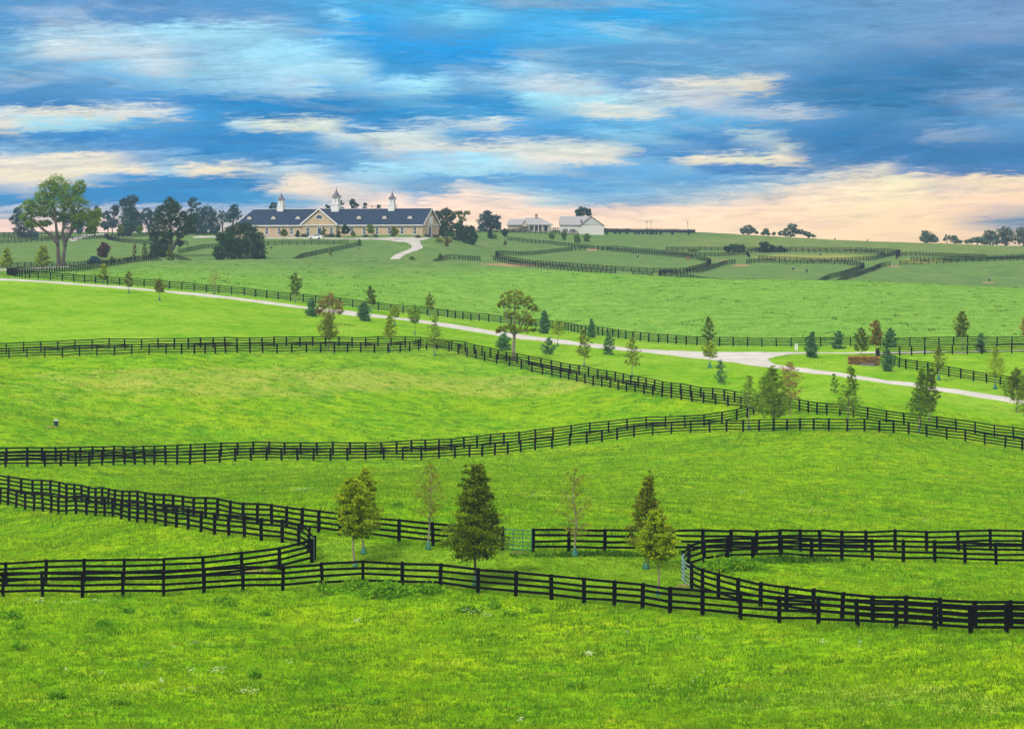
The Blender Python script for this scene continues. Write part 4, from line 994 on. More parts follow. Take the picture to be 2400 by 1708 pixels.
for px, y, h, who in [(833,1331,17,'front tree of the left pair'),(852.5,1300,22,'rear tree of the left pair'),(1004,1288,22,'thin nearly bare tree'),(1114,1371,24,'big dark cone-shaped tree'),(1347,1303,24,'sparse tree right of the green gate'),(1514,1335,25,'olive rear tree left of the curved gate'),(1542,1397,19,'bright front tree left of the curved gate'),(1755,1006,14,'loose tree at the pointed fence corner'),(1814,1009,12,'full green tree at the fence corner'),(1664,861,14,'small yellow-green tree below the fork'),(1481.5,884,10,'olive tree above the lane fence'),(1369,859,10,'slim olive tree above the lane fence'),(2200,890,14,'light olive tree at right'),(2332,911,14,'yellow-green tree near the right edge'),(1987,1008,11,'tall tree with the leaning tip'),(2154,1015,11,'dense pointed tree'),(972.5,783,8,'airy green sapling'),(925,763,9,'yellow sapling'),(1019,834,9,'ragged wide green tree'),(913,825,9,'narrow yellow-green tree'),(1307,811,9,'bright yellow sapling'),(302,686,8,'middle tree of the three at left'),(374,704,9,'rightmost tree of the three at left'),(502,690,8,'thin brownish tree'),(242,665,7,'yellow-green tree at the left road fence'),(691,709,7,'dark slim tree above the road'),(869,732,7,'dark tree above the round pine'),(1007,743,7,'olive tree on the verge'),(2256,818,8,'tall dark oval tree at right')]:
    bag(px, y, h, 'green watering bag round the foot of the ' + who)

# ------ larger trees
def clump_tree(px, y, name, label, lobes, kind, trunks, d=None, dens=1.0, size=None, group=None, cat='tree', turn=0.1, barkm=None, lobe_jit=0.25, limb=True, tr=0.35, clumps=34):
    """lobes: (px, row, rx, ry) outline lobes of the crown in the photograph; trunks: lists of (px,row,r) polylines"""
    base = P(px, y, d); D = base[1]; k = D / F
    rs = np.random.RandomState(int(px * 3 + y) % 9973)
    root = empty(name, tuple(base)); tag(root, label, cat, group)
    tmb = MB()
    def loc(a, b, dy=0.0): return np.array([(a - px) * k, dy, (y - b) * k])
    spr = max(l[2] for l in lobes) * k
    LC = []
    for lx, ly, rx, ry in lobes:
        LC.append(loc(lx, ly, rs.uniform(-1, 1) * spr * 0.6))
    ends = []
    for tl in trunks:
        pts = [loc(a, b, (0.3 * spr * rs.uniform(-1, 1) if i > 1 else 0)) for i, (a, b, r_) in enumerate(tl)]
        pts[0][2] -= 0.3
        tmb.tube([tuple(p) for p in pts], [r_ * k for a, b, r_ in tl], 8)
        ends += [(p, tl[i][2] * k) for i, p in enumerate(pts) if i > 0]
    Vs = []; Qs_ = []; Cs = []; off = 0
    cl = []; rad = []; tone = []
    for (lx, ly, rx, ry), c in zip(lobes, LC):
        if limb and ends:
            e, r0 = min(ends, key=lambda q: np.linalg.norm(q[0] - c) + (2.0 if q[0][2] > c[2] else 0))
            m_ = (e + c) / 2 + np.array([0, 0, -0.05 * ry * k])
            tmb.tube([tuple(e), tuple(m_), tuple(c)], [min(r0, tr) * 0.7, min(r0, tr) * 0.4, 0.04], 5, cap=False)
            for _ in range(5):
                dv_ = rs.normal(0, 1, 3); dv_ /= np.linalg.norm(dv_)
                tip = c + dv_ * np.array([rx, rx, ry]) * k * 0.85
                tmb.tube([tuple(m_ * .5 + c * .5), tuple(tip)], [min(r0, tr) * 0.25, 0.015], 4, cap=False)
        nc = int(clumps * dens * (0.6 + 0.4 * rx * ry / 400.0))
        u_ = rs.normal(0, 1, (nc, 3)); u_ /= np.linalg.norm(u_, axis=1)[:, None]
        rr = rs.uniform(0.35, 1.0, (nc, 1)) ** 0.5 * rs.uniform(0.85, 1.15, (nc, 1))
        q = c + u_ * rr * np.array([rx, rx * 0.9, ry]) * k
        cl.append(q); rad.append(np.full(nc, min(rx, ry) * k * 0.30)); tone.append(rs.uniform(0, 1, nc))
    cl = np.concatenate(cl); rad = np.concatenate(rad) * rs.uniform(0.7, 1.4, len(cl)); tone = np.concatenate(tone)
    sz = size or max(0.16, 3.0 * k)
    ne = 22
    V, Q, colr = leaves(rs, cl, ne, rad, sz, tone=tone, turn=turn, flat=0.8)
    V[:, 2] = np.maximum(V[:, 2], 0.02)
    if len(tmb.v): tmb.build('trunk', barkm or bark_d, root)
    link('crown', np_mesh('crown', V, Q=Q, mat=LM[kind], color=colr), root)
    return root
clump_tree(1204, 842, 'tall_locust', 'tallest tree of the lawn, loose olive crown over the pale road',
  [(1208,688,26,11),(1185,698,18,11),(1232,702,18,12),(1250,720,12,11),(1176,712,12,8),(1210,712,26,12),(1196,735,15,11),(1226,738,20,12),(1178,770,13,7),(1228,770,20,8),(1244,752,12,8),(1200,765,12,9),(1168,773,7,5),(1250,772,8,4)],
  'olive', [[(1204,843,4.5),(1204,810,3.6),(1206,780,3),(1206,745,2.2),(1208,705,1.2)],[(1206,785,2),(1190,755,1.5),(1182,715,.8)],[(1206,780,2),(1226,755,1.5),(1238,715,.8)]], dens=1.7, tr=.1, group=YT, turn=.2, barkm=bark, clumps=26)
clump_tree(772, 760, 'young_maple', 'wide rust-brown spreading tree on the lawn beside the road',
  [(772,700,14,14),(758,714,16,12),(788,712,15,12),(770,728,22,12),(748,728,9,9),(797,727,10,9),(772,742,18,6)],
  'rust', [[(772,760,2),(772,745,1.6),(772,720,1),(772,695,.6)],[(772,745,1.2),(756,722,.9),(752,708,.5)],[(772,745,1.2),(788,722,.9),(792,706,.5)]], dens=1.5, tr=.06, group=YT, turn=.25, barkm=bark, clumps=24)
clump_tree(142, 623, 'forked_elm', 'large forked tree with bright green crown standing alone at left',
  [(135,430,28,22),(112,440,26,22),(160,450,26,22),(188,437,16,17),(100,462,22,18),(180,470,26,20),(140,470,30,20),(70,480,20,15),(88,492,22,14),(110,492,22,14),(205,500,22,15),(222,520,16,14),(190,505,20,12),(64,506,18,12),(75,522,15,9),(160,497,24,15),(213,537,14,8),(135,505,18,12),(226,500,12,14),(105,520,16,8),(178,522,12,8)],
  'big', [[(139,624,6),(136,590,4.6),(134,560,3.8),(132,520,3),(128,480,2),(125,450,1.2)],[(146,624,5.6),(150,590,4.2),(153,565,3.6),(165,540,2.8),(172,510,2),(185,480,1.2)],[(152,570,4),(146,545,3.6),(150,510,2.4),(150,470,1.4)],[(135,565,5),(120,548,3.6),(100,533,2.8),(80,515,1.8),(66,505,1)],[(165,540,3.5),(185,520,2.4),(205,510,1.6),(222,522,1)]],
  d=815, dens=3.2, tr=0.4, barkm=bark_d, clumps=30, turn=.3)
clump_tree(400, 607, 'leaning_oak', 'dark leaning tree with ragged crown left of the barn',
  [(398,482,13,14),(410,492,14,14),(384,500,18,14),(412,510,20,14),(440,510,18,14),(378,520,18,14),(400,528,22,14),(430,530,20,14),(450,522,14,12),(370,545,16,14),(392,552,16,14),(425,552,16,12),(445,542,14,10),(360,560,12,12),(382,575,14,12),(362,585,12,12),(380,590,16,12),(420,575,10,8),(365,598,15,9),(388,600,16,8)],
  'deep', [[(398,607,5.5),(400,580,4.8),(401,560,4.4),(400,535,3),(398,500,1.6)],[(404,590,3.5),(412,575,3.2),(418,560,2.4),(432,540,1.4)],[(401,558,3),(420,542,2.6),(440,530,1.6)]],
  d=885, dens=2.3, tr=0.3)
clump_tree(562, 604, 'broad_shrub_tree', 'broad round dark green tree hiding the left end of the barn',
  [(560,532,22,14),(575,528,16,12),(540,540,16,14),(590,540,16,14),(605,556,16,16),(520,552,14,12),(560,555,30,16),(588,572,28,18),(535,570,24,16),(510,585,12,14),(515,598,12,8),(610,582,14,16),(545,590,26,14),(580,592,28,12),(605,597,16,8),(560,575,30,18),(525,560,18,14)],
  'deep', [[(562,604,5),(561,580,4),(560,550,2)]], d=868, dens=2.6, tr=0.25, limb=False)
BT = 'hazy blue trees behind the left pastures'
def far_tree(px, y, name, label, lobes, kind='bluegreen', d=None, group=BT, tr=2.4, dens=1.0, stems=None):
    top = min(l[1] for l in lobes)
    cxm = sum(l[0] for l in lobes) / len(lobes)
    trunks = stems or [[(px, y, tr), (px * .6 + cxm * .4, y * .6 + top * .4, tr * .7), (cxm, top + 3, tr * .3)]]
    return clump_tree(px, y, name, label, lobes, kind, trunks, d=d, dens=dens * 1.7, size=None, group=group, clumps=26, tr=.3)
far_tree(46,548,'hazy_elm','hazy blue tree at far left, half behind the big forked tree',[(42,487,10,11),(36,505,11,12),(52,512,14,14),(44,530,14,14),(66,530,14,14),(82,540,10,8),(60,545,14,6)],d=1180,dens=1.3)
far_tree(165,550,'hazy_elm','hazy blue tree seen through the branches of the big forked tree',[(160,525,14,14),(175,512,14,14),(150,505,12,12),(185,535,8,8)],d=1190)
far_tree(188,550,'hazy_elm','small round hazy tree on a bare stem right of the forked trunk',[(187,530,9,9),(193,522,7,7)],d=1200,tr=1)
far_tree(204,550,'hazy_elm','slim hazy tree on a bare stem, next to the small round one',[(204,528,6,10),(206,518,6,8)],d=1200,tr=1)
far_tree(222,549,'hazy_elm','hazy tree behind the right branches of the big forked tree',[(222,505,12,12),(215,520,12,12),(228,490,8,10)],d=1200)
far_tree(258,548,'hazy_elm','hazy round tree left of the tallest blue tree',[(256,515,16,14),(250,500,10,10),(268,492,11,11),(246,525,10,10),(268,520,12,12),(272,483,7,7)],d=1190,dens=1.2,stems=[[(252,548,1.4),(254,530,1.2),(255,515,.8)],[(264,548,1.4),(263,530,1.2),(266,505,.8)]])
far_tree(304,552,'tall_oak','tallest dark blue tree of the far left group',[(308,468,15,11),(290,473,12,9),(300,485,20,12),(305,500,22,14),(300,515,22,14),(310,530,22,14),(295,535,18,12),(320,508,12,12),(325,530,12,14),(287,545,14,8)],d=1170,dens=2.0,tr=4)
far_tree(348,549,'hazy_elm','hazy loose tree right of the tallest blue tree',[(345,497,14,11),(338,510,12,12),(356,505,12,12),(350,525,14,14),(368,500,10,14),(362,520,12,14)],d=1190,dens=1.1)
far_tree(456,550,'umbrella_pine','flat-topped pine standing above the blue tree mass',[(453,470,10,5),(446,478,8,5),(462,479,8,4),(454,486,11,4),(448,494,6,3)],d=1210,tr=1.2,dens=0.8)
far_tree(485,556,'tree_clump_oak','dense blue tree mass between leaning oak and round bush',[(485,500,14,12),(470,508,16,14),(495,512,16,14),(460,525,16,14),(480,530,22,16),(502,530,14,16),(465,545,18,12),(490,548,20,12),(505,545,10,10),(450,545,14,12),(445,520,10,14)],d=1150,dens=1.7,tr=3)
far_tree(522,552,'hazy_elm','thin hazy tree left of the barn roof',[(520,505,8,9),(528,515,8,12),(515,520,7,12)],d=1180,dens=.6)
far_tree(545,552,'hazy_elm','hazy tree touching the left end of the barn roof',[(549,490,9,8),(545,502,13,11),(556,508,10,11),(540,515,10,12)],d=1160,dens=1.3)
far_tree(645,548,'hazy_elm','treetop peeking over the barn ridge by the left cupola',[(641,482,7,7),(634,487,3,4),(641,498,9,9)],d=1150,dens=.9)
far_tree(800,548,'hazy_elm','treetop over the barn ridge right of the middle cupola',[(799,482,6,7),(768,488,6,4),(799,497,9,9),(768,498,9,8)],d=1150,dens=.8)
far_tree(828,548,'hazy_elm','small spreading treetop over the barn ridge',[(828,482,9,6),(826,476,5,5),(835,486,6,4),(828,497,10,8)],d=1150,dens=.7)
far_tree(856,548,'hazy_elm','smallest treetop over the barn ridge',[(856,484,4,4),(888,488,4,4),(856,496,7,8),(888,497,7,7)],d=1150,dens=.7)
RB = 'trees right of the barn'
far_tree(1040,554,'dark_oak','green tree touching the right gable of the barn',[(1045,495,13,9),(1025,502,12,10),(1055,505,14,12),(1035,515,18,14),(1050,528,18,14),(1030,535,16,14),(1045,545,20,9),(1020,545,10,8)],'deep',d=1050,group=RB,dens=1.6,tr=3)
far_tree(1084,554,'pale_elm','pale loose tree rising behind the dark barn trees',[(1080,497,11,7),(1094,494,9,5),(1085,508,11,8),(1072,493,6,4),(1078,520,8,8)],'olive',d=1100,group=RB,dens=.8,tr=1.6)
far_tree(1086,556,'dark_oak','low dark tree in the middle of the barn tree group',[(1075,520,14,10),(1085,530,18,13),(1070,540,16,12),(1090,547,18,8)],'deep',d=1035,group=RB,dens=1.5,tr=2)
far_tree(1106,556,'dark_oak','dark tree at the right end of the barn tree group',[(1104,518,10,6),(1100,530,13,11),(1110,538,9,14),(1100,548,14,7)],'deep',d=1025,group=RB,dens=1.5,tr=2)
far_tree(1147,543,'hazy_oak','round hazy blue tree between barn trees and tan house',[(1143,500,8,6),(1140,510,18,9),(1160,514,12,10),(1135,522,16,12),(1155,527,18,11),(1168,530,8,10),(1140,535,22,8)],d=1230,group=RB,dens=1.7,tr=2.5)
far_tree(1367,540,'roof_tree','dark tree rising behind the ridge of the white house',[(1365,486,8,6),(1377,490,8,6),(1354,491,6,5),(1366,495,12,6),(1380,498,5,5),(1356,500,6,4)],d=1290,group=None,dens=1.2,tr=1.5)
HT = 'small trees on the right horizon'
far_tree(1752,549,'hazy_elm','loose horizon tree, first of the three left of centre right sky',[(1752,532,10,6),(1740,539,8,6),(1763,538,9,7),(1750,543,16,4),(1772,544,5,3)],d=1380,group=HT,dens=1.0,tr=1.4,kind='pale')
far_tree(1797,551,'hazy_elm','dense small horizon tree between two looser ones',[(1796,539,8,6),(1795,545,11,5),(1813,545,4,4)],d=1385,group=HT,dens=1.0,tr=1.2,kind='pale')
far_tree(1852,553,'hazy_elm','tallest loose tree of the small horizon group',[(1855,528,11,7),(1846,540,10,8),(1866,538,9,8),(1833,544,9,5),(1877,540,8,6),(1850,548,14,4)],d=1390,group=HT,dens=1.2,tr=1.6,kind='pale')
far_tree(1893,556,'hazy_elm','low tree at the right end of the small horizon group',[(1890,545,9,5),(1898,548,9,5),(1907,551,4,3)],d=1392,group=HT,dens=1.2,tr=1.2,kind='pale')
far_tree(2172,568,'hazy_elm','dense horizon tree standing alone at right',[(2168,546,9,8),(2180,552,11,9),(2166,558,12,8),(2190,560,12,7),(2178,563,16,4)],d=1395,group=HT,dens=1.4,tr=2,kind='pale')
far_tree(2220,570,'bare_elm','thin half-bare tree on the right horizon',[(2218,555,5,6),(2226,558,4,7),(2214,562,3,4)],d=1395,group=HT,dens=.45,tr=1,kind='pale')
far_tree(2237,571,'hazy_elm','low round tree beside the half-bare one on the right horizon',[(2236,557,8,6),(2240,564,12,5),(2248,566,8,4)],d=1395,group=HT,dens=1.2,tr=1.2,kind='pale')
far_tree(2290,575,'hazy_elm','low hazy tree at the start of the right woodland',[(2285,563,14,6),(2300,564,14,7),(2272,568,10,5),(2310,570,12,5)],d=1400,group=HT,dens=1.4,tr=1.4,kind='pale')
far_tree(2322,577,'hazy_elm','rusty-topped hazy tree of the right woodland',[(2318,550,14,9),(2330,556,14,10),(2310,562,12,10),(2325,570,18,6)],d=1410,group=HT,dens=1.4,tr=1.6,kind='pale')
far_tree(2356,579,'hazy_elm','tallest hazy tree of the right woodland',[(2352,543,16,9),(2362,552,18,12),(2345,560,14,12),(2365,568,20,8)],d=1420,group=HT,dens=1.6,tr=2,kind='pale')
far_tree(2398,580,'hazy_elm','hazy woodland tree at the right edge',[(2392,546,12,10),(2405,550,14,14),(2390,562,16,12),(2410,568,20,8)],d=1420,group=HT,dens=1.5,tr=2,kind='pale')
far_tree(1718,592,'dark_bush','low wide dark bush at the fence, left of its taller neighbour',[(1705,583,10,6),(1722,578,14,6),(1738,579,9,6),(1715,587,20,4),(1735,587,12,4)],'deep',group='dark bushes on the far slope',dens=1.5,tr=.6)
far_tree(1800,592,'dark_bush','taller dark bush at the back fence of the straw-coloured paddock',[(1790,573,13,7),(1800,579,16,8),(1785,584,12,7),(1822,583,14,7),(1835,587,12,5),(1805,588,20,4)],'deep',group='dark bushes on the far slope',dens=1.6,tr=.6)
far_tree(1622,590,'dark_bush','smallest green bush by the far back fence',[(1618,585,8,3),(1630,587,8,3)],'green',group='dark bushes on the far slope',dens=.8,tr=.3)
# ------------------------------------------------------------------ buildings
wall_m = material('tan_brick_wall', (0.40, 0.30, 0.19), 0.9, 0.10, 0.5)
trim_m = material('white_painted_trim', (0.58, 0.58, 0.57), 0.6)
roof_m = material('slate_blue_shingles', (0.009, 0.022, 0.052), 1.0, 0.25, 1.2)
roofg_m = material('pale_grey_metal_roof', (0.27, 0.26, 0.27), 0.7, 0.05, 0.5)
glass_m = material('dark_window_glass', (0.02, 0.035, 0.06), 0.15, spec=0.6)
white_m = material('white_siding', (0.55, 0.53, 0.49), 0.7, 0.03, 0.4)
greysid_m = material('grey_siding', (0.42, 0.42, 0.42), 0.7)
tanw_m = material('tan_render_wall', (0.48, 0.40, 0.32), 0.8, 0.05, 0.5)
brick_m = material('chimney_brick', (0.27, 0.19, 0.14), 0.9, 0.2, 3)
cream_m = material('cream_louvre', (0.42, 0.39, 0.34), 0.8)
copper_m = material('dark_metal_cupola_roof', (0.075, 0.06, 0.09), 0.5, spec=0.5)
darkdoor_m = material('dark_blue_door', (0.02, 0.04, 0.08), 0.5)

def arch(x0, x1, z0, z1, n=10):
    r_ = (x1 - x0) / 2; c = (x0 + x1) / 2; zs = z1 - r_
    return [(x0, z0), (x1, z0), (x1, zs)] + [(c + r_*cos(pi*k/n), zs + r_*sin(pi*k/n)) for k in range(1, n)] + [(x0, zs)]
def arched_window(par, x, y, z0, wdt, hgt, ax='y', sgn=-1):
    """window on a wall whose outer face is at y; sgn: outward direction"""
    f = MB(); f.prism(arch(x - wdt/2 - .14, x + wdt/2 + .14, z0 - .14, z0 + hgt + .14), ax, y, y + sgn * 0.06)
    f.box(x - wdt/2 - .22, x + wdt/2 + .22, min(y, y + sgn*.12), max(y, y + sgn*.12), z0 - .27, z0 - .142)
    w_ = f.build('window', trim_m, par)
    g_ = MB(); g_.prism(arch(x - wdt/2, x + wdt/2, z0, z0 + hgt), ax, y + sgn * .062, y + sgn * .075); g_.build('pane', glass_m, w_)
    m_ = MB(); m_.box(x - .03, x + .03, min(y + sgn*.077, y+sgn*.1), max(y + sgn*.077, y+sgn*.1), z0 + .02, z0 + hgt - .02)
    m_.box(x - wdt/2, x + wdt/2, min(y + sgn*.079, y+sgn*.097), max(y + sgn*.079, y+sgn*.097), z0 + hgt*.42, z0 + hgt*.42 + .08)
    m_.build('muntin', trim_m, w_)
    return w_
# barn: local x along the long front (left to right), y away from camera, origin at the front right corner
YAW = R(-21)
cb_ = P(991, 553.0, 1005)
bz = float(cb_[2]) - 0.05
barn = empty('stable_barn', (cb_[0], cb_[1], bz), YAW)
tag(barn, 'long tan stable barn with blue slate roof and three white cupolas', 'barn')
L_, DEP, EH, RH = 72.0, 14.5, 4.1, 9.35
# front and back as walls, gable ends
mb = MB()
gab = [(0, -1.5), (DEP, -1.5), (DEP, EH), (DEP/2, RH - .25), (0, EH)]
mb.prism(gab, 'x', -L_ + 5, 0); mb.box(-L_, -L_ + 5.01, 0.003, DEP - .003, -1.5, EH - .1)
mb.build('wall', wall_m, barn)
# roof: two slopes with thickness, hipped slightly at the left
mb = MB()
ov = 0.55; th = 0.22
sl_ = (RH - EH) / (DEP / 2)
def slope(s_):
    y0, y1 = (-ov, DEP/2) if s_ < 0 else (DEP + ov, DEP/2)
    z0 = EH - ov * sl_; z1 = RH
    xs0, xs1 = -L_ - 0.3, 0.45
    hipx = -L_ + 3.6
    vs = [(xs0, y0, z0 + .1), (xs1, y0, z0 + .1), (xs1, y1, z1 + .1), (hipx, y1, z1 + .1)]
    vt = [(a, b, c + th) for a, b, c in vs]
    fs = [(0, 1, 2, 3), (7, 6, 5, 4), (0, 4, 5, 1), (1, 5, 6, 2), (2, 6, 7, 3), (3, 7, 4, 0)]
    mb.add(vs + vt, fs)
slope(-1); slope(1)
mb.add([(-L_ - .3, -ov, EH - ov*sl_ + .1), (-L_ + 3.6, DEP/2, RH + .1), (-L_ - .3, DEP + ov, EH - ov*sl_ + .1),
        (-L_ - .3, -ov, EH - ov*sl_ + .315), (-L_ + 3.6, DEP/2, RH + .315), (-L_ - .3, DEP + ov, EH - ov*sl_ + .315)], [(0, 1, 2), (5, 4, 3), (0, 3, 4, 1), (1, 4, 5, 2), (2, 5, 3, 0)])
roof = mb.build('roof', roof_m, barn)
mb = MB(); mb.beam((-L_ + 3.6, DEP/2, RH + .36), (.45, DEP/2, RH + .36), .35, .12); mb.build('ridge_cap', trim_m, roof)
mb = MB(); mb.box(-L_ - .2, .3, -ov - .10, -ov - .003, EH - ov*sl_ - .12, EH - ov*sl_ + .22); mb.build('gutter', trim_m, roof)
mb = MB()
for s_ in (0, 1):
    ya, yb = (-ov, DEP/2) if s_ == 0 else (DEP + ov, DEP/2)
    mb.beam((.50, ya, EH - ov*sl_ + .12), (.50, yb, RH + .16), .09, .42, up=(0, 0, 1))
mb.box(0.005, .22, 0.02, DEP - .02, EH - .22, EH + .08)
mb.build('gable_trim', trim_m, barn)
XW = lambda px: (px - 991) * 0.1478 / cos(YAW) * (1 + (991 - px) * 0.00006)
for px in (561, 592, 621.5, 651, 680, 721.4, 777.2, 823, 852.5, 882.5, 912, 942, 972):
    arched_window(barn, XW(px), 0 if not 700 < px < 795 else -0.9, 0.75, 1.05, 2.45)
# cross gable porch bay
xa, xb = XW(704), XW(793); xc = (xa + xb) / 2; GH = RH + .1
mb = MB(); mb.box(xa + .8, xb - .8, -0.9, -0.004, -1.2, EH); mb.build('entrance_bay', wall_m, barn)
mb = MB(); mb.prism([(xa + .2, EH - .1), (xb - .2, EH - .1), (xc, GH - .35)], 'y', -1.0, 6.9); cg = mb.build('cross_gable', wall_m, barn)
mb = MB()
for sx in (-1, 1):
    xe = xa if sx < 0 else xb
    vs = [(xe, -1.4, EH - .25), (xc, -1.4, GH), (xc, 7.2, GH), (xe, 7.2, EH - .25)]
    mb.add(vs + [(a, b, c + .2) for a, b, c in vs], [(0,1,2,3), (7,6,5,4), (0,4,5,1), (1,5,6,2), (2,6,7,3), (3,7,4,0)])
mb.build('gable_roof', roof_m, cg)
mb = MB()
mb.beam((xa, -1.46, EH - .12), (xc, -1.46, GH + .12), .10, .42); mb.beam((xb, -1.46, EH - .12), (xc, -1.46, GH + .12), .10, .42)
mb.box(xa + .1, xb - .1, -1.36, -1.006, EH - .42, EH - .12)
mb.build('gable_trim', trim_m, cg)
mb = MB(); mb.prism([(xc + 1.55*cos(pi*k/14), 6.05 + 1.55*sin(pi*k/14)) for k in range(15)], 'y', -1.003, -1.06); lun = mb.build('lunette_window', trim_m, cg)
mb = MB(); mb.prism([(xc + 1.28*cos(pi*k/14), 6.17 + 1.28*sin(pi*k/14)) for k in range(15)], 'y', -1.062, -1.08); mb.build('pane', glass_m, lun)
mb = MB(); mb.box(XW(749) - .75, XW(749) + .75, -.96, -.903, 0, 3.0); dr = mb.build('door', darkdoor_m, barn)
mb = MB()
mb.box(XW(749) - .95, XW(749) - .752, -1.0, -.903, 0, 3.2); mb.box(XW(749) + .752, XW(749) + .95, -1.0, -.903, 0, 3.2); mb.box(XW(749) - .75, XW(749) + .75, -1.0, -.903, 3.002, 3.2)
mb.build('frame', trim_m, dr)
# half round roof vents
for px in (574, 631, 689, 834, 894.5, 955):
    x = XW(px) ; zc_ = 6.0; yf = (zc_ - EH) / sl_ - .55
    mb = MB(); prof = [(x + 1.0*cos(pi*k/12), zc_ + 1.15*sin(pi*k/12)) for k in range(13)]
    mb.prism(prof, 'y', yf - .0, yf + 2.4); dm = mb.build('dormer', roof_m, roof)
    mb = MB(); mb.prism([(x + .92*cos(pi*k/12), zc_ + .02 + 1.02*sin(pi*k/12)) for k in range(13)], 'y', yf - .07, yf - .003); mb.build('louvre', cream_m, dm)
# gable end doors
mb = MB(); gx = 0.004
mb.box(gx, .06, DEP*.42 - .9, DEP*.42 + 1.1, 0, 3.3); mb.build('door', darkdoor_m, barn)
mb = MB(); mb.box(gx, .12, DEP*.42 - 1.3, DEP*.42 - .905, 0, 3.6); mb.box(gx, .12, DEP*.42 + 1.105, DEP*.42 + 1.5, 0, 3.6); mb.box(gx, .12, DEP*.42 - .9, DEP*.42 + 1.1, 3.305, 3.6); mb.build('door_frame', trim_m, barn)
mb = MB(); mb.box(gx, .10, DEP*.5 - 1.7, DEP*.5 + 1.7, EH + .3, EH + 2.7)
mb.build('hay_door', trim_m, barn)
# cupolas
def cupola(px, s_, label=None):
    x = XW(px); z = RH - .9
    mb = MB()
    mb.box(x - 1.35*s_, x + 1.35*s_, DEP/2 - 1.35*s_, DEP/2 + 1.35*s_, z, RH + 1.75*s_)
    c = mb.build('cupola', trim_m, barn)
    mb = MB(); b0 = RH + 1.75*s_; b1 = b0 + 2.4*s_
    mb.box(x - 1.5*s_, x + 1.5*s_, DEP/2 - 1.5*s_, DEP/2 + 1.5*s_, b0 + .003, b0 + .16)
    mb.box(x - 1.02*s_, x + 1.02*s_, DEP/2 - 1.02*s_, DEP/2 + 1.02*s_, b0 + .163, b1)
    mb.box(x - 1.25*s_, x + 1.25*s_, DEP/2 - 1.25*s_, DEP/2 + 1.25*s_, b1 + .003, b1 + .2); mb.build('lantern', trim_m, c)
    for sx, sy in ((0, -1), (1, 0)):
        mb = MB()
        if sy: mb.prism(arch(x - .38*s_, x + .38*s_, b0 + .5*s_, b0 + 2.0*s_), 'y', DEP/2 - 1.02*s_ - .003, DEP/2 - 1.02*s_ - .05)
        else: mb.prism([(p + 0, q) for p, q in arch(DEP/2 - .38*s_, DEP/2 + .38*s_, b0 + .5*s_, b0 + 2.0*s_)], 'x', x + 1.02*s_ + .003, x + 1.02*s_ + .05)
        mb.build('louvre', greysid_m, c)
    mb = MB(); r2 = b1 + .2
    mb.lathe([(1.75*s_, r2 + .003), (1.55*s_, r2 + .25*s_), (1.05*s_, r2 + .75*s_), (.55*s_, r2 + 1.5*s_), (.22*s_, r2 + 2.3*s_), (.07, r2 + 2.8*s_)], (x, DEP/2), 8, pi/8)
    mb.build('bell_roof', copper_m, c)
    mb = MB(); mb.tube([(x, DEP/2, r2 + 2.75*s_), (x, DEP/2, r2 + 3.9*s_)], .05, 5); mb.lathe([(.02, r2 + 3.0*s_), (.16, r2 + 3.12*s_), (.02, r2 + 3.25*s_)], (x, DEP/2), 8); mb.build('finial', copper_m, c)
cupola(635, .84); cupola(766, 1.04); cupola(899, .87)
# clipped shrubs at the barn foot
FS = 'clipped shrubs at the barn foot'
young_tree(697.5,553.5,538,5.5,553,'deep','cone','clipped_yew','dark conical yew left of the barn entrance',FS,2.2,cat='shrub',d=1013)
young_tree(793.5,553,538,5,552.5,'deep','cone','clipped_yew','dark conical yew right of the barn entrance',FS,2.2,cat='shrub',d=1000)
for px0, px1, who, dd_ in [(706,725,'low dark hedge left of the barn door',1012),(762,788,'low dark hedge right of the barn door',1002),(916,924,'low shrub under the brownish tree at the barn',994),(852,860,'small low shrub at the right half of the barn wall',996),(876,884,'low shrub between airy tree and brownish tree',994),(975,985,'low shrub near the right corner of the barn',990),(996,1008,'dark shrub beside the gable door',997),(1015,1027,'purplish shrub at the far side of the gable end',1003)]:
    c = P((px0 + px1) / 2, 553, dd_); k = dd_ / F; rs = np.random.RandomState(px0)
    n = int((px1 - px0) * 1.6)
    C_ = np.stack([rs.uniform((px0 - px1)/2*k, (px1 - px0)/2*k, n), rs.uniform(-.4, .4, n), rs.uniform(.1, .8, n)], -1)
    V, Q, cc = leaves(rs, C_, 24, .55, .3); V[:, 2] = np.maximum(V[:, 2], 0)
    o = link('low_hedge', np_mesh('low_hedge', V, Q=Q, mat=LM['deep' if px0 != 1015 else 'red'], color=cc)); o.location = tuple(c)
    tag(o, who, 'shrub', FS)
# flower bed island right of the drive
for px, y, hw, h, kd, lb in [(1030,568,8,9,'olive','brownish shrub bed, left half of the pair in the drive island'),(1050,568,7,9,'rust','rusty shrub bed, right half of the pair in the drive island')]:
    c = P(px, y); k = c[1] / F; rs = np.random.RandomState(px)
    C_ = np.stack([rs.uniform(-hw*k, hw*k, 30), rs.uniform(-1, 1, 30), rs.uniform(.1, h*k*.8, 30)], -1)
    V, Q, cc = leaves(rs, C_, 26, .6, .3); V[:, 2] = np.maximum(V[:, 2], 0)
    o = link('shrub_bed', np_mesh('shrub_bed', V, Q=Q, mat=LM[kd], color=cc)); o.location = tuple(c); tag(o, lb, 'shrub', 'shrub beds in the drive island')

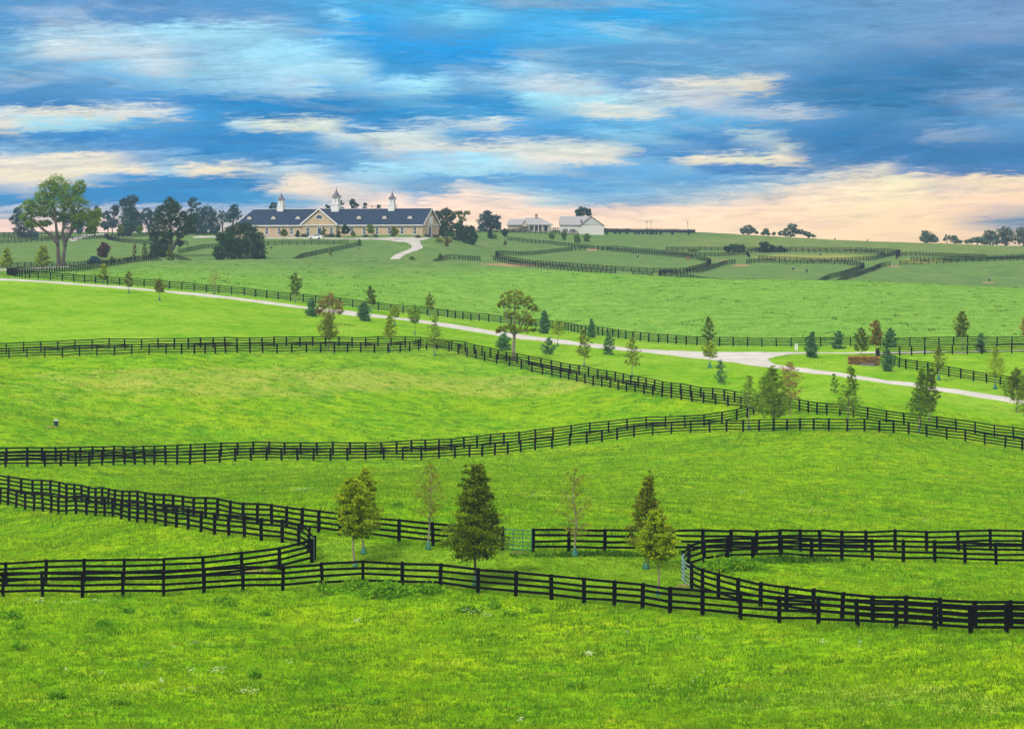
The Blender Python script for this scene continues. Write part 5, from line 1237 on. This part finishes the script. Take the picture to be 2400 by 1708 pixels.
# tan house
def slab(mb, pts, th_=.18):
    mb.add(pts + [(a, b, c + th_) for a, b, c in pts], [tuple(range(len(pts)))[::-1], tuple(range(len(pts), 2*len(pts)))] + [(i, (i+1) % len(pts), (i+1) % len(pts) + len(pts), i + len(pts)) for i in range(len(pts))])
hc = P(1190, 541, 1245); k = 1245 / F; hx = lambda px: (px - 1190) * k
hz = lambda y: (541 - y) * k
h1 = empty('tan_house', (hc[0], hc[1], hc[2] - .1)); tag(h1, 'low tan house with hipped grey roof and a brick chimney', 'house')
mb = MB(); mb.box(hx(1190), hx(1290), 0, 10, -1, hz(527)); mb.build('wall', tanw_m, h1)
mb = MB()
e0, rg = hz(527.5), hz(513.5)
slab(mb, [(hx(1187), -.7, e0), (hx(1232), -.7, e0), (hx(1232), 5, rg), (hx(1194), 5, rg)])
slab(mb, [(hx(1187), -.7, e0), (hx(1194), 5, rg), (hx(1187), 10.7, e0)]); slab(mb, [(hx(1187), 10.7, e0), (hx(1194), 5, rg), (hx(1232), 5, rg), (hx(1232), 10.7, e0)])
e1, rg1 = hz(527), hz(510.3)
slab(mb, [(hx(1222), -1.3, e1), (hx(1296), -1.3, e1), (hx(1266), 5, rg1), (hx(1231), 5, rg1)])
slab(mb, [(hx(1296), -1.3, e1), (hx(1296), 11.3, e1), (hx(1266), 5, rg1)]); slab(mb, [(hx(1222), 11.3, e1), (hx(1231), 5, rg1), (hx(1266), 5, rg1), (hx(1296), 11.3, e1)])
slab(mb, [(hx(1222), -1.3, e1), (hx(1231), 5, rg1), (hx(1222), 11.3, e1)])
r1 = mb.build('roof', roofg_m, h1)
mb = MB(); mb.box(hx(1254.5), hx(1260.5), 4.2, 5.6, rg1 - 1.4, hz(502)); mb.box(hx(1253.8), hx(1261.2), 4.0, 5.8, hz(502) + .003, hz(501)); mb.build('chimney', brick_m, r1)
mb = MB(); mb.prism([(hx(1222), e1 - .6), (hx(1237), e1 - .6), (hx(1229.5), hz(516.5))], 'y', -2.2, 2.0); pg = mb.build('porch_gable', tanw_m, h1)
mb = MB(); slab(mb, [(hx(1221), -2.5, e1 - .7), (hx(1229.5), -2.5, hz(516)), (hx(1229.5), 2, hz(516)), (hx(1221), 2, e1 - .7)]); slab(mb, [(hx(1238), -2.5, e1 - .7), (hx(1229.5), -2.5, hz(516)), (hx(1229.5), 2, hz(516)), (hx(1238), 2, e1 - .7)]); mb.build('porch_roof', roofg_m, pg)
for px in (1246, 1257, 1265):
    mb = MB(); mb.box(hx(px) - .5, hx(px) + .5, -.05, -.003, .3, 2.1); mb.build('window', glass_m, h1)
mb = MB(); mb.box(hx(1276), hx(1283), -.05, -.003, 0, 2.1); mb.build('door', darkdoor_m, h1)
for px in (1240, 1252, 1262, 1272, 1286, 1293):
    mb = MB(); mb.box(hx(px) - .12, hx(px) + .12, -1.2, -.95, -.6, e1 - .02); mb.build('column', trim_m, h1)
# white house
hc = P(1313, 541, 1245); hx = lambda px: (px - 1313) * k
h2 = empty('white_house', (hc[0], hc[1], hc[2] - .1)); tag(h2, 'white house with pale grey roof and a broad grey gable', 'house')
mb = MB(); mb.box(hx(1313), hx(1362), 0, 9, -1, hz(523)); mb.box(hx(1360), hx(1415), -2.0, 8.9, -1, hz(523.5)); mb.build('wall', white_m, h2)
mb = MB(); slab(mb, [(hx(1311), -.5, hz(523)), (hx(1362), -.5, hz(523)), (hx(1385), 4.5, hz(502.5)), (hx(1312.5), 4.5, hz(502.5))]); slab(mb, [(hx(1311), 9.5, hz(523)), (hx(1312.5), 4.5, hz(502.5)), (hx(1385), 4.5, hz(502.5)), (hx(1385), 9.5, hz(523))])
slab(mb, [(hx(1357), -2.5, hz(524.5)), (hx(1385), -2.5, hz(502)), (hx(1385), 9.4, hz(502)), (hx(1357), 9.4, hz(524.5))]); slab(mb, [(hx(1418), -2.5, hz(525.5)), (hx(1385), -2.5, hz(502)), (hx(1385), 9.4, hz(502)), (hx(1418), 9.4, hz(525.5))])
r2_ = mb.build('roof', roofg_m, h2)
mb = MB(); mb.prism([(hx(1360), hz(522)), (hx(1414), hz(523)), (hx(1385), hz(503.2))], 'y', -2.06, 8.8); mb.build('gable_face', greysid_m, h2)
mb = MB(); mb.box(hx(1361), hx(1364), .2, .9, hz(516), hz(510)); mb.build('roof_vent', darkdoor_m, r2_)
for px in (1324.5, 1342):
    mb = MB(); mb.box(hx(px) - .55, hx(px) + .55, -.05, -.003, .6, 1.75); wn = mb.build('window', trim_m, h2)
    mb = MB(); mb.box(hx(px) - .45, hx(px) + .45, -.075, -.052, .7, 1.65); mb.build('pane', glass_m, wn)
    for sx in (-1, 1):
        mb = MB(); mb.box(hx(px) + sx*.82 - .2, hx(px) + sx*.82 + .2, -.06, -.003, .5, 1.85); mb.build('shutter', darkdoor_m, wn)
# arena fence with dark windscreen and small evergreens
root = empty('windscreen_fence', tuple(P(1412, 541, 1300))); tag(root, 'long dark screened fence along the hill right of the white house', 'fence')
scr = material('dark_windscreen', (0.035, 0.04, 0.05), 0.9)
base = np.array(root.location)
pts = [P(px, 541 + (px - 1412) * 0.008, 1300 + (px - 1412) * 0.15) for px in np.linspace(1412, 1629, 40)]
mb = MB(); hs = MB()
for i, p in enumerate(pts):
    q_ = p - base
    o = link('post', post_meshes[0], root); o.location = (q_[0], q_[1], q_[2]); o.scale = (1.3, 1.3, 1.35)
    if i < len(pts) - 1:
        n_ = pts[i+1] - base
        mb.beam(q_ + [0, .1, .95], n_ + [0, .1, .95], .03, 1.5 if i < 12 or i > 35 else 1.15)
mb.build('windscreen', scr, root)
for r_ in (.3, 1.85):
    mb = MB()
    for i in range(len(pts) - 1): mb.beam(pts[i] - base + [0, -.1, r_], pts[i+1] - base + [0, -.1, r_], .04, .12)
    mb.build('rail', fence_m, root)
for i, px in enumerate((1422, 1441, 1452, 1469, 1489, 1497, 1507, 1517, 1526, 1530, 1538, 1548, 1576, 1614)):
    young_tree(px, 542.5, 533.5 if i not in (8, 13) else 530.5, 3.0, 542, 'bluegreen', 'cone', 'small_evergreen', 'small evergreen before the screened fence, ' + ['first','second','third','fourth','fifth','sixth','seventh','eighth','ninth','tenth','eleventh','twelfth','thirteenth','last'][i] + ' from the left', 'small evergreens before the screened fence', 1.1, d=1270 + (px - 1412) * .15, seed=i, cat='evergreen')
lampm = material('lamp_pole_steel', (0.25, 0.27, 0.28), 0.5, metal=0.5)
for px, lb, tw in ((1516, 'left pole of the close pair of arena floodlights', 2), (1525.5, 'right pole of the close pair of arena floodlights', 2), (1611.5, 'single slim pole at the right end of the screened fence', 0)):
    c = P(px, 542, 1335); k_ = 1335 / F
    root = empty('floodlight_pole', tuple(c)); tag(root, lb, 'light pole', 'light poles on the hill')
    mb = MB(); mb.tube([(0, 0, -.5), (0, 0, 24 * k_)], .09, 6); mb.build('pole', lampm, root)
    mb = MB(); mb.box(-.55, .55, -.05, .05, 24*k_, 24*k_ + .12); mb.build('crossarm', lampm, root)
    for sx in ((-1, 1) if tw else (0,)):
        mb = MB(); mb.box(sx*.42 - .22, sx*.42 + .22, -.2, .1, 24*k_ + .122, 24*k_ + .42); mb.build('lamp_head', lampm, root)

# ------------------------------------------------------------------ pickup
carp = material('white_car_paint', (0.70, 0.71, 0.73), 0.3, spec=0.5)
tyre = material('black_tyre', (0.02, 0.02, 0.022), 0.8)
rimm = material('alloy_rim', (0.45, 0.46, 0.48), 0.35, metal=0.7)
redl = material('red_tail_lamp', (0.35, 0.02, 0.02), 0.4)
c = P(738, 558.2, 990)
car = empty('parked_suv', tuple(c + np.array([0, 0, .22])), R(188)); tag(car, 'white car parked on the drive in front of the barn door', 'car')
side = [(-2.25, .42), (2.2, .42), (2.28, .75), (2.2, 1.02), (1.05, 1.14), (.45, 1.66), (-1.45, 1.70), (-2.1, 1.18), (-2.3, .95)]
mb = MB()
def ring(y_, s_): return [(x * (1 if z < 1.15 else .97), y_ * (1 if z < 1.15 else .84), z) for x, z in side]
a_ = ring(-.92, 1); b2 = ring(.92, 1); n = len(side)
mb.add(a_ + b2, [tuple(range(n)), tuple(range(2*n-1, n-1, -1))] + [(i, i+n, (i+1) % n + n, (i+1) % n) for i in range(n)])
mb.build('body', carp, car)
for sy in (-1, 1):
    mb = MB(); y0 = sy*.90
    mb.add([(.85, y0, 1.18), (.42, y0*.905, 1.55), (-.35, y0*.905, 1.58), (-.35, y0, 1.18), (.85, y0 + sy*.03, 1.18), (.42, y0*.905 + sy*.03, 1.55), (-.35, y0*.905 + sy*.03, 1.58), (-.35, y0 + sy*.03, 1.18)], [(0,1,2,3), (7,6,5,4), (0,4,5,1), (1,5,6,2), (2,6,7,3), (3,7,4,0)])
    mb.add([(-.45, y0, 1.18), (-.45, y0*.905, 1.58), (-1.35, y0*.905, 1.58), (-1.8, y0, 1.2), (-.45, y0 + sy*.03, 1.18), (-.45, y0*.905 + sy*.03, 1.58), (-1.35, y0*.905 + sy*.03, 1.58), (-1.8, y0 + sy*.03, 1.2)], [(0,1,2,3), (7,6,5,4), (0,4,5,1), (1,5,6,2), (2,6,7,3), (3,7,4,0)])
    mb.build('side_window', glass_m, car)
    for sx in (-1.4, 1.42):
        mb = MB(); o_ = len(mb.v)
        for yy in (sy*.72, sy*.95):
            for j in range(16): mb.v.append((sx + .37*cos(2*pi*j/16), yy, .37 + .37*sin(2*pi*j/16)))
        mb.f += [tuple(range(16)), tuple(range(31, 15, -1))] + [(j, (j+1) % 16, (j+1) % 16 + 16, j + 16) for j in range(16)]
        wh = mb.build('wheel', tyre, car)
        mb = MB(); mb.prism([(sx + .22*cos(2*pi*j/12), .37 + .22*sin(2*pi*j/12)) for j in range(12)], 'y', sy*.952, sy*.97); mb.build('rim', rimm, wh)
    mb = MB(); mb.box(-2.33, -2.24, sy*.62 - .15, sy*.62 + .15, .85, 1.1); mb.build('tail_lamp', redl, car)
    mb = MB(); mb.box(2.22, 2.30, sy*.62 - .18, sy*.62 + .18, .72, .9); mb.build('headlight', glass_m, car)
mb = MB(); mb.add([(1.0, -.72, 1.18), (1.0, .72, 1.18), (.5, .66, 1.6), (.5, -.66, 1.6), (1.04, -.72, 1.2), (1.04, .72, 1.2), (.54, .66, 1.62), (.54, -.66, 1.62)], [(0,1,2,3), (7,6,5,4), (0,4,5,1), (1,5,6,2), (2,6,7,3), (3,7,4,0)]); mb.build('windscreen', glass_m, car)

# ------------------------------------------------------------------ waterers, posts, hedge
wm = material('black_waterer_plastic', (0.015, 0.018, 0.022), 0.5)
wl = material('pale_waterer_lid', (0.35, 0.50, 0.52), 0.5)
def waterer(px, y, w_, h_, label, d=None, lid=True):
    c = P(px, y, d); k_ = c[1] / F; W_ = w_ * k_; H_ = h_ * k_
    root = empty('field_waterer', tuple(c)); tag(root, label, 'waterer', 'waterers standing in the paddocks')
    mb = MB(); mb.lathe([(W_*.46, -.2), (W_*.48, .1), (W_*.46, H_*.5), (W_*.47, H_*.86)], n=12); mb.build('tank', wm, root)
    mb = MB(); mb.lathe([(W_*.52, H_*.862), (W_*.52, H_*.97), (W_*.40, H_)], n=12); mb.build('lid', wl if lid else wm, root)
waterer(131.5, 999, 11, 13.5, 'black waterer on bare earth in the left part of the middle field')
waterer(1520.5, 1168, 9.5, 23, 'black waterer with white lid half hidden behind the olive tree')
waterer(1494.6, 603.5, 3.5, 7, 'black waterer inside the large far ring')
waterer(1923, 598.5, 4, 6, 'black waterer in the straw-coloured far paddock')
waterer(1859, 632.6, 4, 7.5, 'black waterer in the right far paddock left of the dark horse')
waterer(2318.5, 661.3, 5.5, 6, 'black waterer on bare earth beyond the crest at right', d=850)
waterer(635.7, 583, 4, 6, 'black waterer right of the broad round tree before the barn')
waterer(1957, 560.8, 3, 4.5, 'left one of the two dark waterers on the right skyline', d=1385)
waterer(2033, 565, 3, 4.5, 'right one of the two dark waterers on the right skyline', d=1385)
waterer(840, 583.5, 3, 4.5, 'small dark waterer at the end of the slanting barn fence')
c = P(1863.6, 821.5); kk = c[1] / F
for px, y, h_, lb in ((1864.2, 821.2, 16.5, 'left one of the two white marker posts before the road fence'), (1868.4, 821.6, 15.5, 'right one of the two white marker posts before the road fence')):
    c = P(px, y); root = empty('marker_post', tuple(c)); tag(root, lb, 'marker post', 'white marker posts')
    mb = MB(); mb.box(-.095, .095, -.03, .03, -.3, h_*kk - .06); mb.build('board', trim_m, root)
    mb = MB(); mb.box(-.11, .11, -.05, .05, h_*kk - .058, h_*kk); mb.build('cap', trim_m, root)
# rust-coloured clipped hedge
c = P(2025, 855.5); k_ = c[1] / F; rs = np.random.RandomState(5)
root = empty('clipped_hedge', tuple(c)); tag(root, 'rust-brown clipped hedge wall beside the road fork', 'hedge')
Wd, Hd = 74 * k_, 22 * k_
n = 900
e_ = rs.uniform(-1, 1, n); C_ = np.stack([e_ * Wd/2 * .97, rs.uniform(-.35, .35, n), rs.uniform(.06, .93, n) * Hd * (1 - .05*np.abs(e_)**6)], -1)
V, Q, cc = leaves(rs, C_, 14, .16, .15, turn=.5)
topc = np.clip((V[:, 2] / Hd - .35) * 1.6, 0, 1); 
V[:, 2] = np.maximum(V[:, 2], 0)
hm = leaf_material('hedge_leaves', (0.16, 0.11, 0.04), (0.42, 0.24, 0.05), (0.60, 0.33, 0.06), 0.25)
link('foliage', np_mesh('foliage', V, Q=Q, mat=hm, color=cc), root)
mb = MB(); mb.box(-Wd/2*.9, Wd/2*.93, -.30, .30, -.2, Hd*.62); mb.build('core', material('hedge_twigs', (0.07, 0.05, 0.035), 0.9, .3, 5), root)
mb = MB(); mb.box(-.3*Wd/2, .62*Wd/2, -.56, -.46, -.1, .30); mb.build('stone_base', material('purple_stone', (0.12, 0.10, 0.12), 0.8, .3, 4), root)

# ------------------------------------------------------------------ horses far away
def horse(px, y, hgt, mat, label, rz, d=None):
    c = P(px, y, d); k_ = c[1] / F; s_ = hgt * k_ / 1.9
    root = empty('horse', tuple(c), rz); tag(root, label, 'horse')
    pts = []; rad = []; ed = []
    def a(p, r_, par=None):
        pts.append((p[0]*s_, p[1]*s_, p[2]*s_)); rad.append(r_*s_)
        if par is not None: ed.append((par, len(pts)-1))
        return len(pts)-1
    pel = a((-.75, 0, 1.22), .27); b1 = a((-.3, 0, 1.17), .31, pel); b2_ = a((.25, 0, 1.17), .31, b1); ch = a((.62, 0, 1.25), .27, b2_)
    n1_ = a((.95, 0, 1.55), .17, ch); n2_ = a((1.2, 0, 1.82), .12, n1_); hd = a((1.32, 0, 1.80), .12, n2_); a((1.62, 0, 1.55), .07, hd)
    for sy in (-1, 1):
        h_ = a((-.78, sy*.17, 1.0), .17, pel); kn = a((-.70, sy*.18, .78), .11, h_); hk = a((-.92, sy*.18, .50), .06, kn); ft = a((-.86, sy*.18, .12), .045, hk); a((-.82, sy*.18, .02), .06, ft)
        s1 = a((.58, sy*.17, .98), .13, ch); k1 = a((.60, sy*.17, .52), .06, s1); f1 = a((.60, sy*.17, .12), .045, k1); a((.64, sy*.17, .02), .06, f1)
        a((1.16, sy*.07, 2.0), .03, n2_)
    t1 = a((-1.02, 0, 1.18), .06, pel); a((-1.12, 0, .7), .07, t1)
    me = bpy.data.meshes.new('body'); me.from_pydata(pts, ed, []); me.materials.append(mat)
    o = link('body', me, root)
    md = o.modifiers.new('skin', 'SKIN'); 
    for i, sv in enumerate(me.skin_vertices[0].data if me.skin_vertices else []): pass
    if not me.skin_vertices:
        pass
    for i, sv in enumerate(o.data.skin_vertices[0].data): sv.radius = (rad[i], rad[i])
    o.data.skin_vertices[0].data[0].use_root = True
    o.modifiers.new('sub', 'SUBSURF').render_levels = 2
    return root
ches = material('chestnut_coat', (0.30, 0.085, 0.035), 0.6, .15, 2); bay = material('dark_bay_coat', (0.045, 0.035, 0.04), 0.6, .2, 2)
try:
    horse(1612, 612, 10.5, ches, 'small chestnut horse seen end-on inside the large far ring', R(80))
    horse(1891, 640, 11, bay, 'dark horse seen end-on in the right far paddock', R(-105))
except Exception as ex:
    print('horse failed', ex)

# ------------------------------------------------------------------ grass, weeds, flowers
def scatter(n, box, seed, ok=None):
    rs = np.random.RandomState(seed)
    px = rs.uniform(box[0], box[1], n); dd_ = np.exp(rs.uniform(np.log(box[2]), np.log(box[3]), n))
    X = (px - 1200) / F * dd_; Y = dd_
    py = Y0 + F * (ZC - zf(X, Y)) / Y
    if ok is not None:
        m_ = ok(px, py, Y, rs); X, Y, px, py = X[m_], Y[m_], px[m_], py[m_]
    return X, Y, rs
def tufts(name, X, Y, rs, blades, hgt, wid, spread, mat, label, tone=None):
    n = len(X); N = n * blades
    bx = np.repeat(X, blades) + rs.normal(0, spread, N); by = np.repeat(Y, blades) + rs.normal(0, spread, N)
    bz_ = zf(bx, by) - .02
    hh = hgt * rs.uniform(.5, 1.4, N) * np.repeat(rs.uniform(.6, 1.4, n), blades)
    th_ = rs.uniform(0, pi, N); ln = rs.normal(0, .45, (N, 2)) * hh[:, None]
    wv = wid * rs.uniform(.6, 1.4, N)
    V = np.empty((N, 3, 3))
    V[:, 0] = np.stack([bx - wv*np.cos(th_)/2, by - wv*np.sin(th_)/2, bz_], -1)
    V[:, 1] = np.stack([bx + wv*np.cos(th_)/2, by + wv*np.sin(th_)/2, bz_], -1)
    V[:, 2] = np.stack([bx + ln[:, 0], by + ln[:, 1], bz_ + hh], -1)
    tn = np.repeat(rs.uniform(0, 1, n) if tone is None else tone, blades)
    col_ = np.repeat(np.stack([np.clip(tn * .7 + rs.uniform(0, .3, N), 0, 1), (rs.uniform(0, 1, N) < .12) * 1.0, rs.uniform(0, 1, N)], -1), 3, 0)
    o = link(name, np_mesh(name, V.reshape(-1, 3), T=np.arange(N*3).reshape(N, 3), mat=mat, color=col_))
    tag(o, label, kind='stuff')
    return o
gl = leaf_material('grass_blades', (0.055, 0.17, 0.002), (0.190, 0.32, 0.004), (0.22, 0.31, 0.01), 0.4)
gd_m = leaf_material('dark_weed_leaves', (0.018, 0.075, 0.002), (0.060, 0.17, 0.003), (0.14, 0.24, 0.01), 0.3)
from mathutils import noise as mnoise
def nz(X, Y, sc, off=0.0):
    return np.sin(X*sc*1.7+off+1.4*np.sin(Y*sc*1.1+off)) * np.sin(Y*sc*1.3-off+1.2*np.sin(X*sc*.9)) 
X, Y, rs = scatter(125000, (-380, 2780, 122, 350), 11, lambda px, py, Y, r: ~(inpoly(px, py, lane) & (Y < 200)))
tufts('grass', X, Y, rs, 6, .17, .05, .16, gl, 'tufted pasture grass of the near fields', tone=np.clip(.5 + .5*nz(X, Y, .35) + rs.normal(0, .2, len(X)), 0, 1))
X, Y, rs = scatter(70000, (600, 1700, 160, 200), 15, lambda px, py, Y, r: inpoly(px, py, lane))
tufts('grass', X[:16000], Y[:16000], rs, 6, .085, .04, .16, gl, 'short mown grass of the lane with the young trees')
X, Y, rs = scatter(70000, (-280, 2680, 385, 600), 16, lambda px, py, Y, r: inpoly(px, py, LAWN) & ~((py > 640) & (np.abs(zf((px-1200)/F*Y, Y)) < 0)))
keep = np.ones(len(X), bool)
_px = 1200 + F * X / Y; _py = Y0 + F * (ZC - zf(X, Y)) / Y
_u = np.interp(_px, [p[0] for p in UP], [p[1] for p in UP]); _l = np.interp(_px, [p[0] for p in LO], [p[1] for p in LO])
keep &= ~((_py > _u - 3) & (_py < _l + 3) & (_px < 1810))
keep &= ~((_px > 1790) & (_py > 820) & (_py < 832))
_u = np.interp(_px, [1799,1816,1905,1984,2063,2200,2352,2470], [843,852,865,876,889,908.8,930,950]); _l = np.interp(_px, [1799,1852,1984,2063,2200,2352,2470], [861,868,884,895.5,916.6,940,961])
keep &= ~((_px > 1790) & (_py > _u - 3) & (_py < _l + 3))
keep &= _px > -60
keep &= _px < 2460
tufts('grass', X[keep], Y[keep], rs, 5, .07, .07, .35, gl, 'short mown grass of the lawns along the pale road')
X, Y, rs = scatter(34000, (-380, 2780, 330, 760), 12, lambda px, py, Y, r: ~(inpoly(px, py, LAWN) & (Y > 385) & (Y < 600)))
tufts('grass', X, Y, rs, 6, .20, .10, .35, gl, 'tufted pasture grass of the middle fields', tone=np.clip(.5 + .5*nz(X, Y, .2) + rs.normal(0, .2, len(X)), 0, 1))
X, Y, rs = scatter(15000, (-380, 2780, 122, 330), 13, lambda px, py, Y, r: (nz((px-1200)/F*Y, Y, .5, 1.) + nz((px-1200)/F*Y, Y, .17, 2.) > .75) & ~(inpoly(px, py, lane) & (Y < 200)))
tufts('weeds', X, Y, rs, 8, .20, .06, .22, gd_m, 'dark taller tufts in the near pasture')
X, Y, rs = scatter(5000, (-60, 2460, 480, 800), 14, lambda px, py, Y, r: (nz((px-1200)/F*Y, Y, .3, 1.) + nz((px-1200)/F*Y, Y, .11, 2.) > .8) & (py < 800) & ~(inpoly(px, py, LAWN)))
tufts('weeds', X, Y, rs, 10, .30, .16, .5, gd_m, 'dark taller tufts in the pasture below the crest')
def patch(name, cx, cy, rx, ry, n, h_, label, mat=gd_m, seed=1, bl=10, wd=.09, sp=.25):
    rs = np.random.RandomState(seed); a_ = rs.normal(0, .45, n); b_ = rs.normal(0, .45, n)
    XY = np.array([P(cx + rx*p, cy + ry*q)[:2] for p, q in zip(a_, b_)])
    return tufts(name, XY[:, 0], XY[:, 1], rs, bl, h_, wd, sp, mat, label)
wl_m = leaf_material('broad_weed_leaves', (0.040, 0.170, 0.002), (0.170, 0.370, 0.003), (0.28, 0.42, 0.01), 0.35)
def leafy(cx, cy, rx, ry, n, h_, label, seed):
    rs = np.random.RandomState(seed); a_ = np.clip(rs.normal(0, .45, n), -1, 1); b_ = np.clip(rs.normal(0, .45, n), -1, 1)
    C_ = []
    for p, q in zip(a_, b_):
        w_ = P(cx + rx*p, cy + ry*q); C_.append(w_ + np.array([0, 0, h_ * rs.uniform(.15, 1) * (1 - .6*(p*p+q*q))]))
    V, Q, cc = leaves(rs, np.array(C_), 24, .30, .17)
    gz_ = zf(V[:, 0], V[:, 1]); V[:, 2] = np.maximum(V[:, 2], gz_ + .01)
    tag(link('weeds', np_mesh('weeds', V, Q=Q, mat=wl_m, color=cc)), label, kind='stuff')
leafy(915, 1392, 48, 9, 95, .62, 'leafy weed patch under the nearest fence', 3)
leafy(840, 1382, 55, 8, 45, .40, 'left end of the leafy weed patch at the nearest fence', 4)
leafy(880, 1398, 40, 5, 34, .45, 'low front of the leafy weed patch', 8)
leafy(1000, 1389, 42, 7, 36, .42, 'thin right end of the leafy weed patch', 5)
for i_, (cx, cy, rx, n_, h_) in enumerate([(520,1413,16,16,.3),(540,1419,10,9,.25),(757,1386,15,14,.35),(768,1393,9,8,.3),(35,1447,15,14,.35),(300,1432,14,8,.22),(410,1434,10,8,.22),(1095,1429,34,22,.25),(1160,1423,16,10,.22),(1195,1440,16,9,.22),(1255,1434,12,8,.22),(45,1523,15,12,.25),(40,1474,14,8,.2),(240,1464,14,8,.2),(600,1592,12,12,.3),(1330,1232,14,9,.25),(1290,1250,26,12,.2),(1610,1182,18,9,.2),(1870,1246,14,8,.2),(385,1110,14,8,.25),(240,1111,12,8,.2),(425,1213,10,6,.2),(2195,1373,10,7,.2),(935,1185,14,10,.3),(1790,1262,20,8,.2),(140,1637,30,12,.2),(280,1652,26,10,.2),(620,1446,20,8,.2),(1350,1615,26,10,.16),(880,1650,30,10,.16)]):
    leafy(cx, cy, rx, 3.5, n_, h_, 'dark broadleaf weed clump in the grass', 40 + i_)
leafy(1715, 1333, 75, 11, 130, .5, 'leafy weeds inside the curved end of the right paddock', 6)
patch('weeds', 1860, 1316, 120, 5, 160, .30, 'rough grass under the far rail of the right paddock', seed=7)
patch('weeds', 1450, 1300, 220, 4, 220, .25, 'rough grass under the fence right of the green gate', seed=8)
fm_ = material('white_clover_flowers', (0.62, 0.66, 0.42), 0.8)
lm_ = material('lilac_chicory_flowers', (0.34, 0.36, 0.50), 0.8)
def flowers(spots, mat, label, seed):
    rs = np.random.RandomState(seed); Vs = []; Qs_ = []; o_ = 0
    for cx, cy, rx, ry, n in spots:
        for _ in range(int(n * .6)):
            p = P(cx + rx*rs.normal(0, .45), cy + ry*rs.normal(0, .45)); z = p[2] + rs.uniform(.10, .28); s_ = rs.uniform(.012, .032)
            for a_ in range(2):
                t_ = rs.uniform(0, pi); dx, dy = s_*cos(t_), s_*sin(t_)
                Vs += [(p[0]-dx, p[1]-dy, z-s_*.6), (p[0]+dx, p[1]+dy, z-s_*.6), (p[0]+dx, p[1]+dy, z+s_*.6), (p[0]-dx, p[1]-dy, z+s_*.6)]
                Qs_.append((o_, o_+1, o_+2, o_+3)); o_ += 4
    o = link('wildflowers', np_mesh('wildflowers', Vs, Q=Qs_, mat=mat)); tag(o, label, kind='stuff')
flowers([(510,1580,16,5,70),(450,1578,10,4,25),(580,1628,30,6,80),(380,1608,10,4,25),(680,1556,8,3,16),(240,1582,10,4,14),(155,1575,10,4,14),(1382,1537,10,2.5,80),(1220,1690,10,3,30),(840,1459,12,4,30),(1100,1432,26,5,60),(1140,1445,16,4,30),(190,1413,90,5,60),(90,1412,30,4,40),(700,1150,50,7,90),(640,1195,60,7,60),(100,1165,60,4,30),(1390,1125,20,4,20),(1740,1157,20,4,30),(1900,1200,60,6,50),(2200,1120,120,12,50),(1930,1513,12,4,30),(1600,1600,200,30,60),(2170,1224,15,3,20),(1230,885,60,4,50),(1140,880,60,4,40),(760,870,60,4,40),(1450,905,20,3,12)], fm_, 'white clover flowers scattered over the pastures', 2)
flowers([(470,1515,40,8,26),(410,1518,12,5,12),(340,1565,40,6,14),(300,1620,40,7,12),(440,1625,50,7,14),(1470,1485,10,4,10),(2015,1515,8,8,18),(1640,1500,16,5,12),(1240,1160,70,7,60),(1650,1162,40,5,20)], lm_, 'lilac flower heads in the near pasture', 3)

# ------------------------------------------------------------------ haze
hz_m = bpy.data.materials.new('haze'); hz_m.use_nodes = True
t = NT(hz_m.node_tree)
pvn = t.new('ShaderNodeVolumePrincipled')
pvn.inputs['Color'].default_value = HAZE_C
pvn.inputs['Density'].default_value = HAZE_D
pvn.inputs['Anisotropy'].default_value = 0.0
o = t.new('ShaderNodeOutputMaterial'); t.l.new(pvn.outputs[0], o.inputs['Volume'])
lowz = float(V3[:, 2].min()) - 1.0
mb = MB(); mb.box(-1500, 1500, -60, 2700, lowz, ZC + 27)
hz_o = mb.build('haze', hz_m); tag(hz_o, 'thin blue haze lying over the whole farm', kind='stuff')
print('POSTS', N_POST[0], 'OBJS', len(bpy.data.objects), 'lowz', lowz)
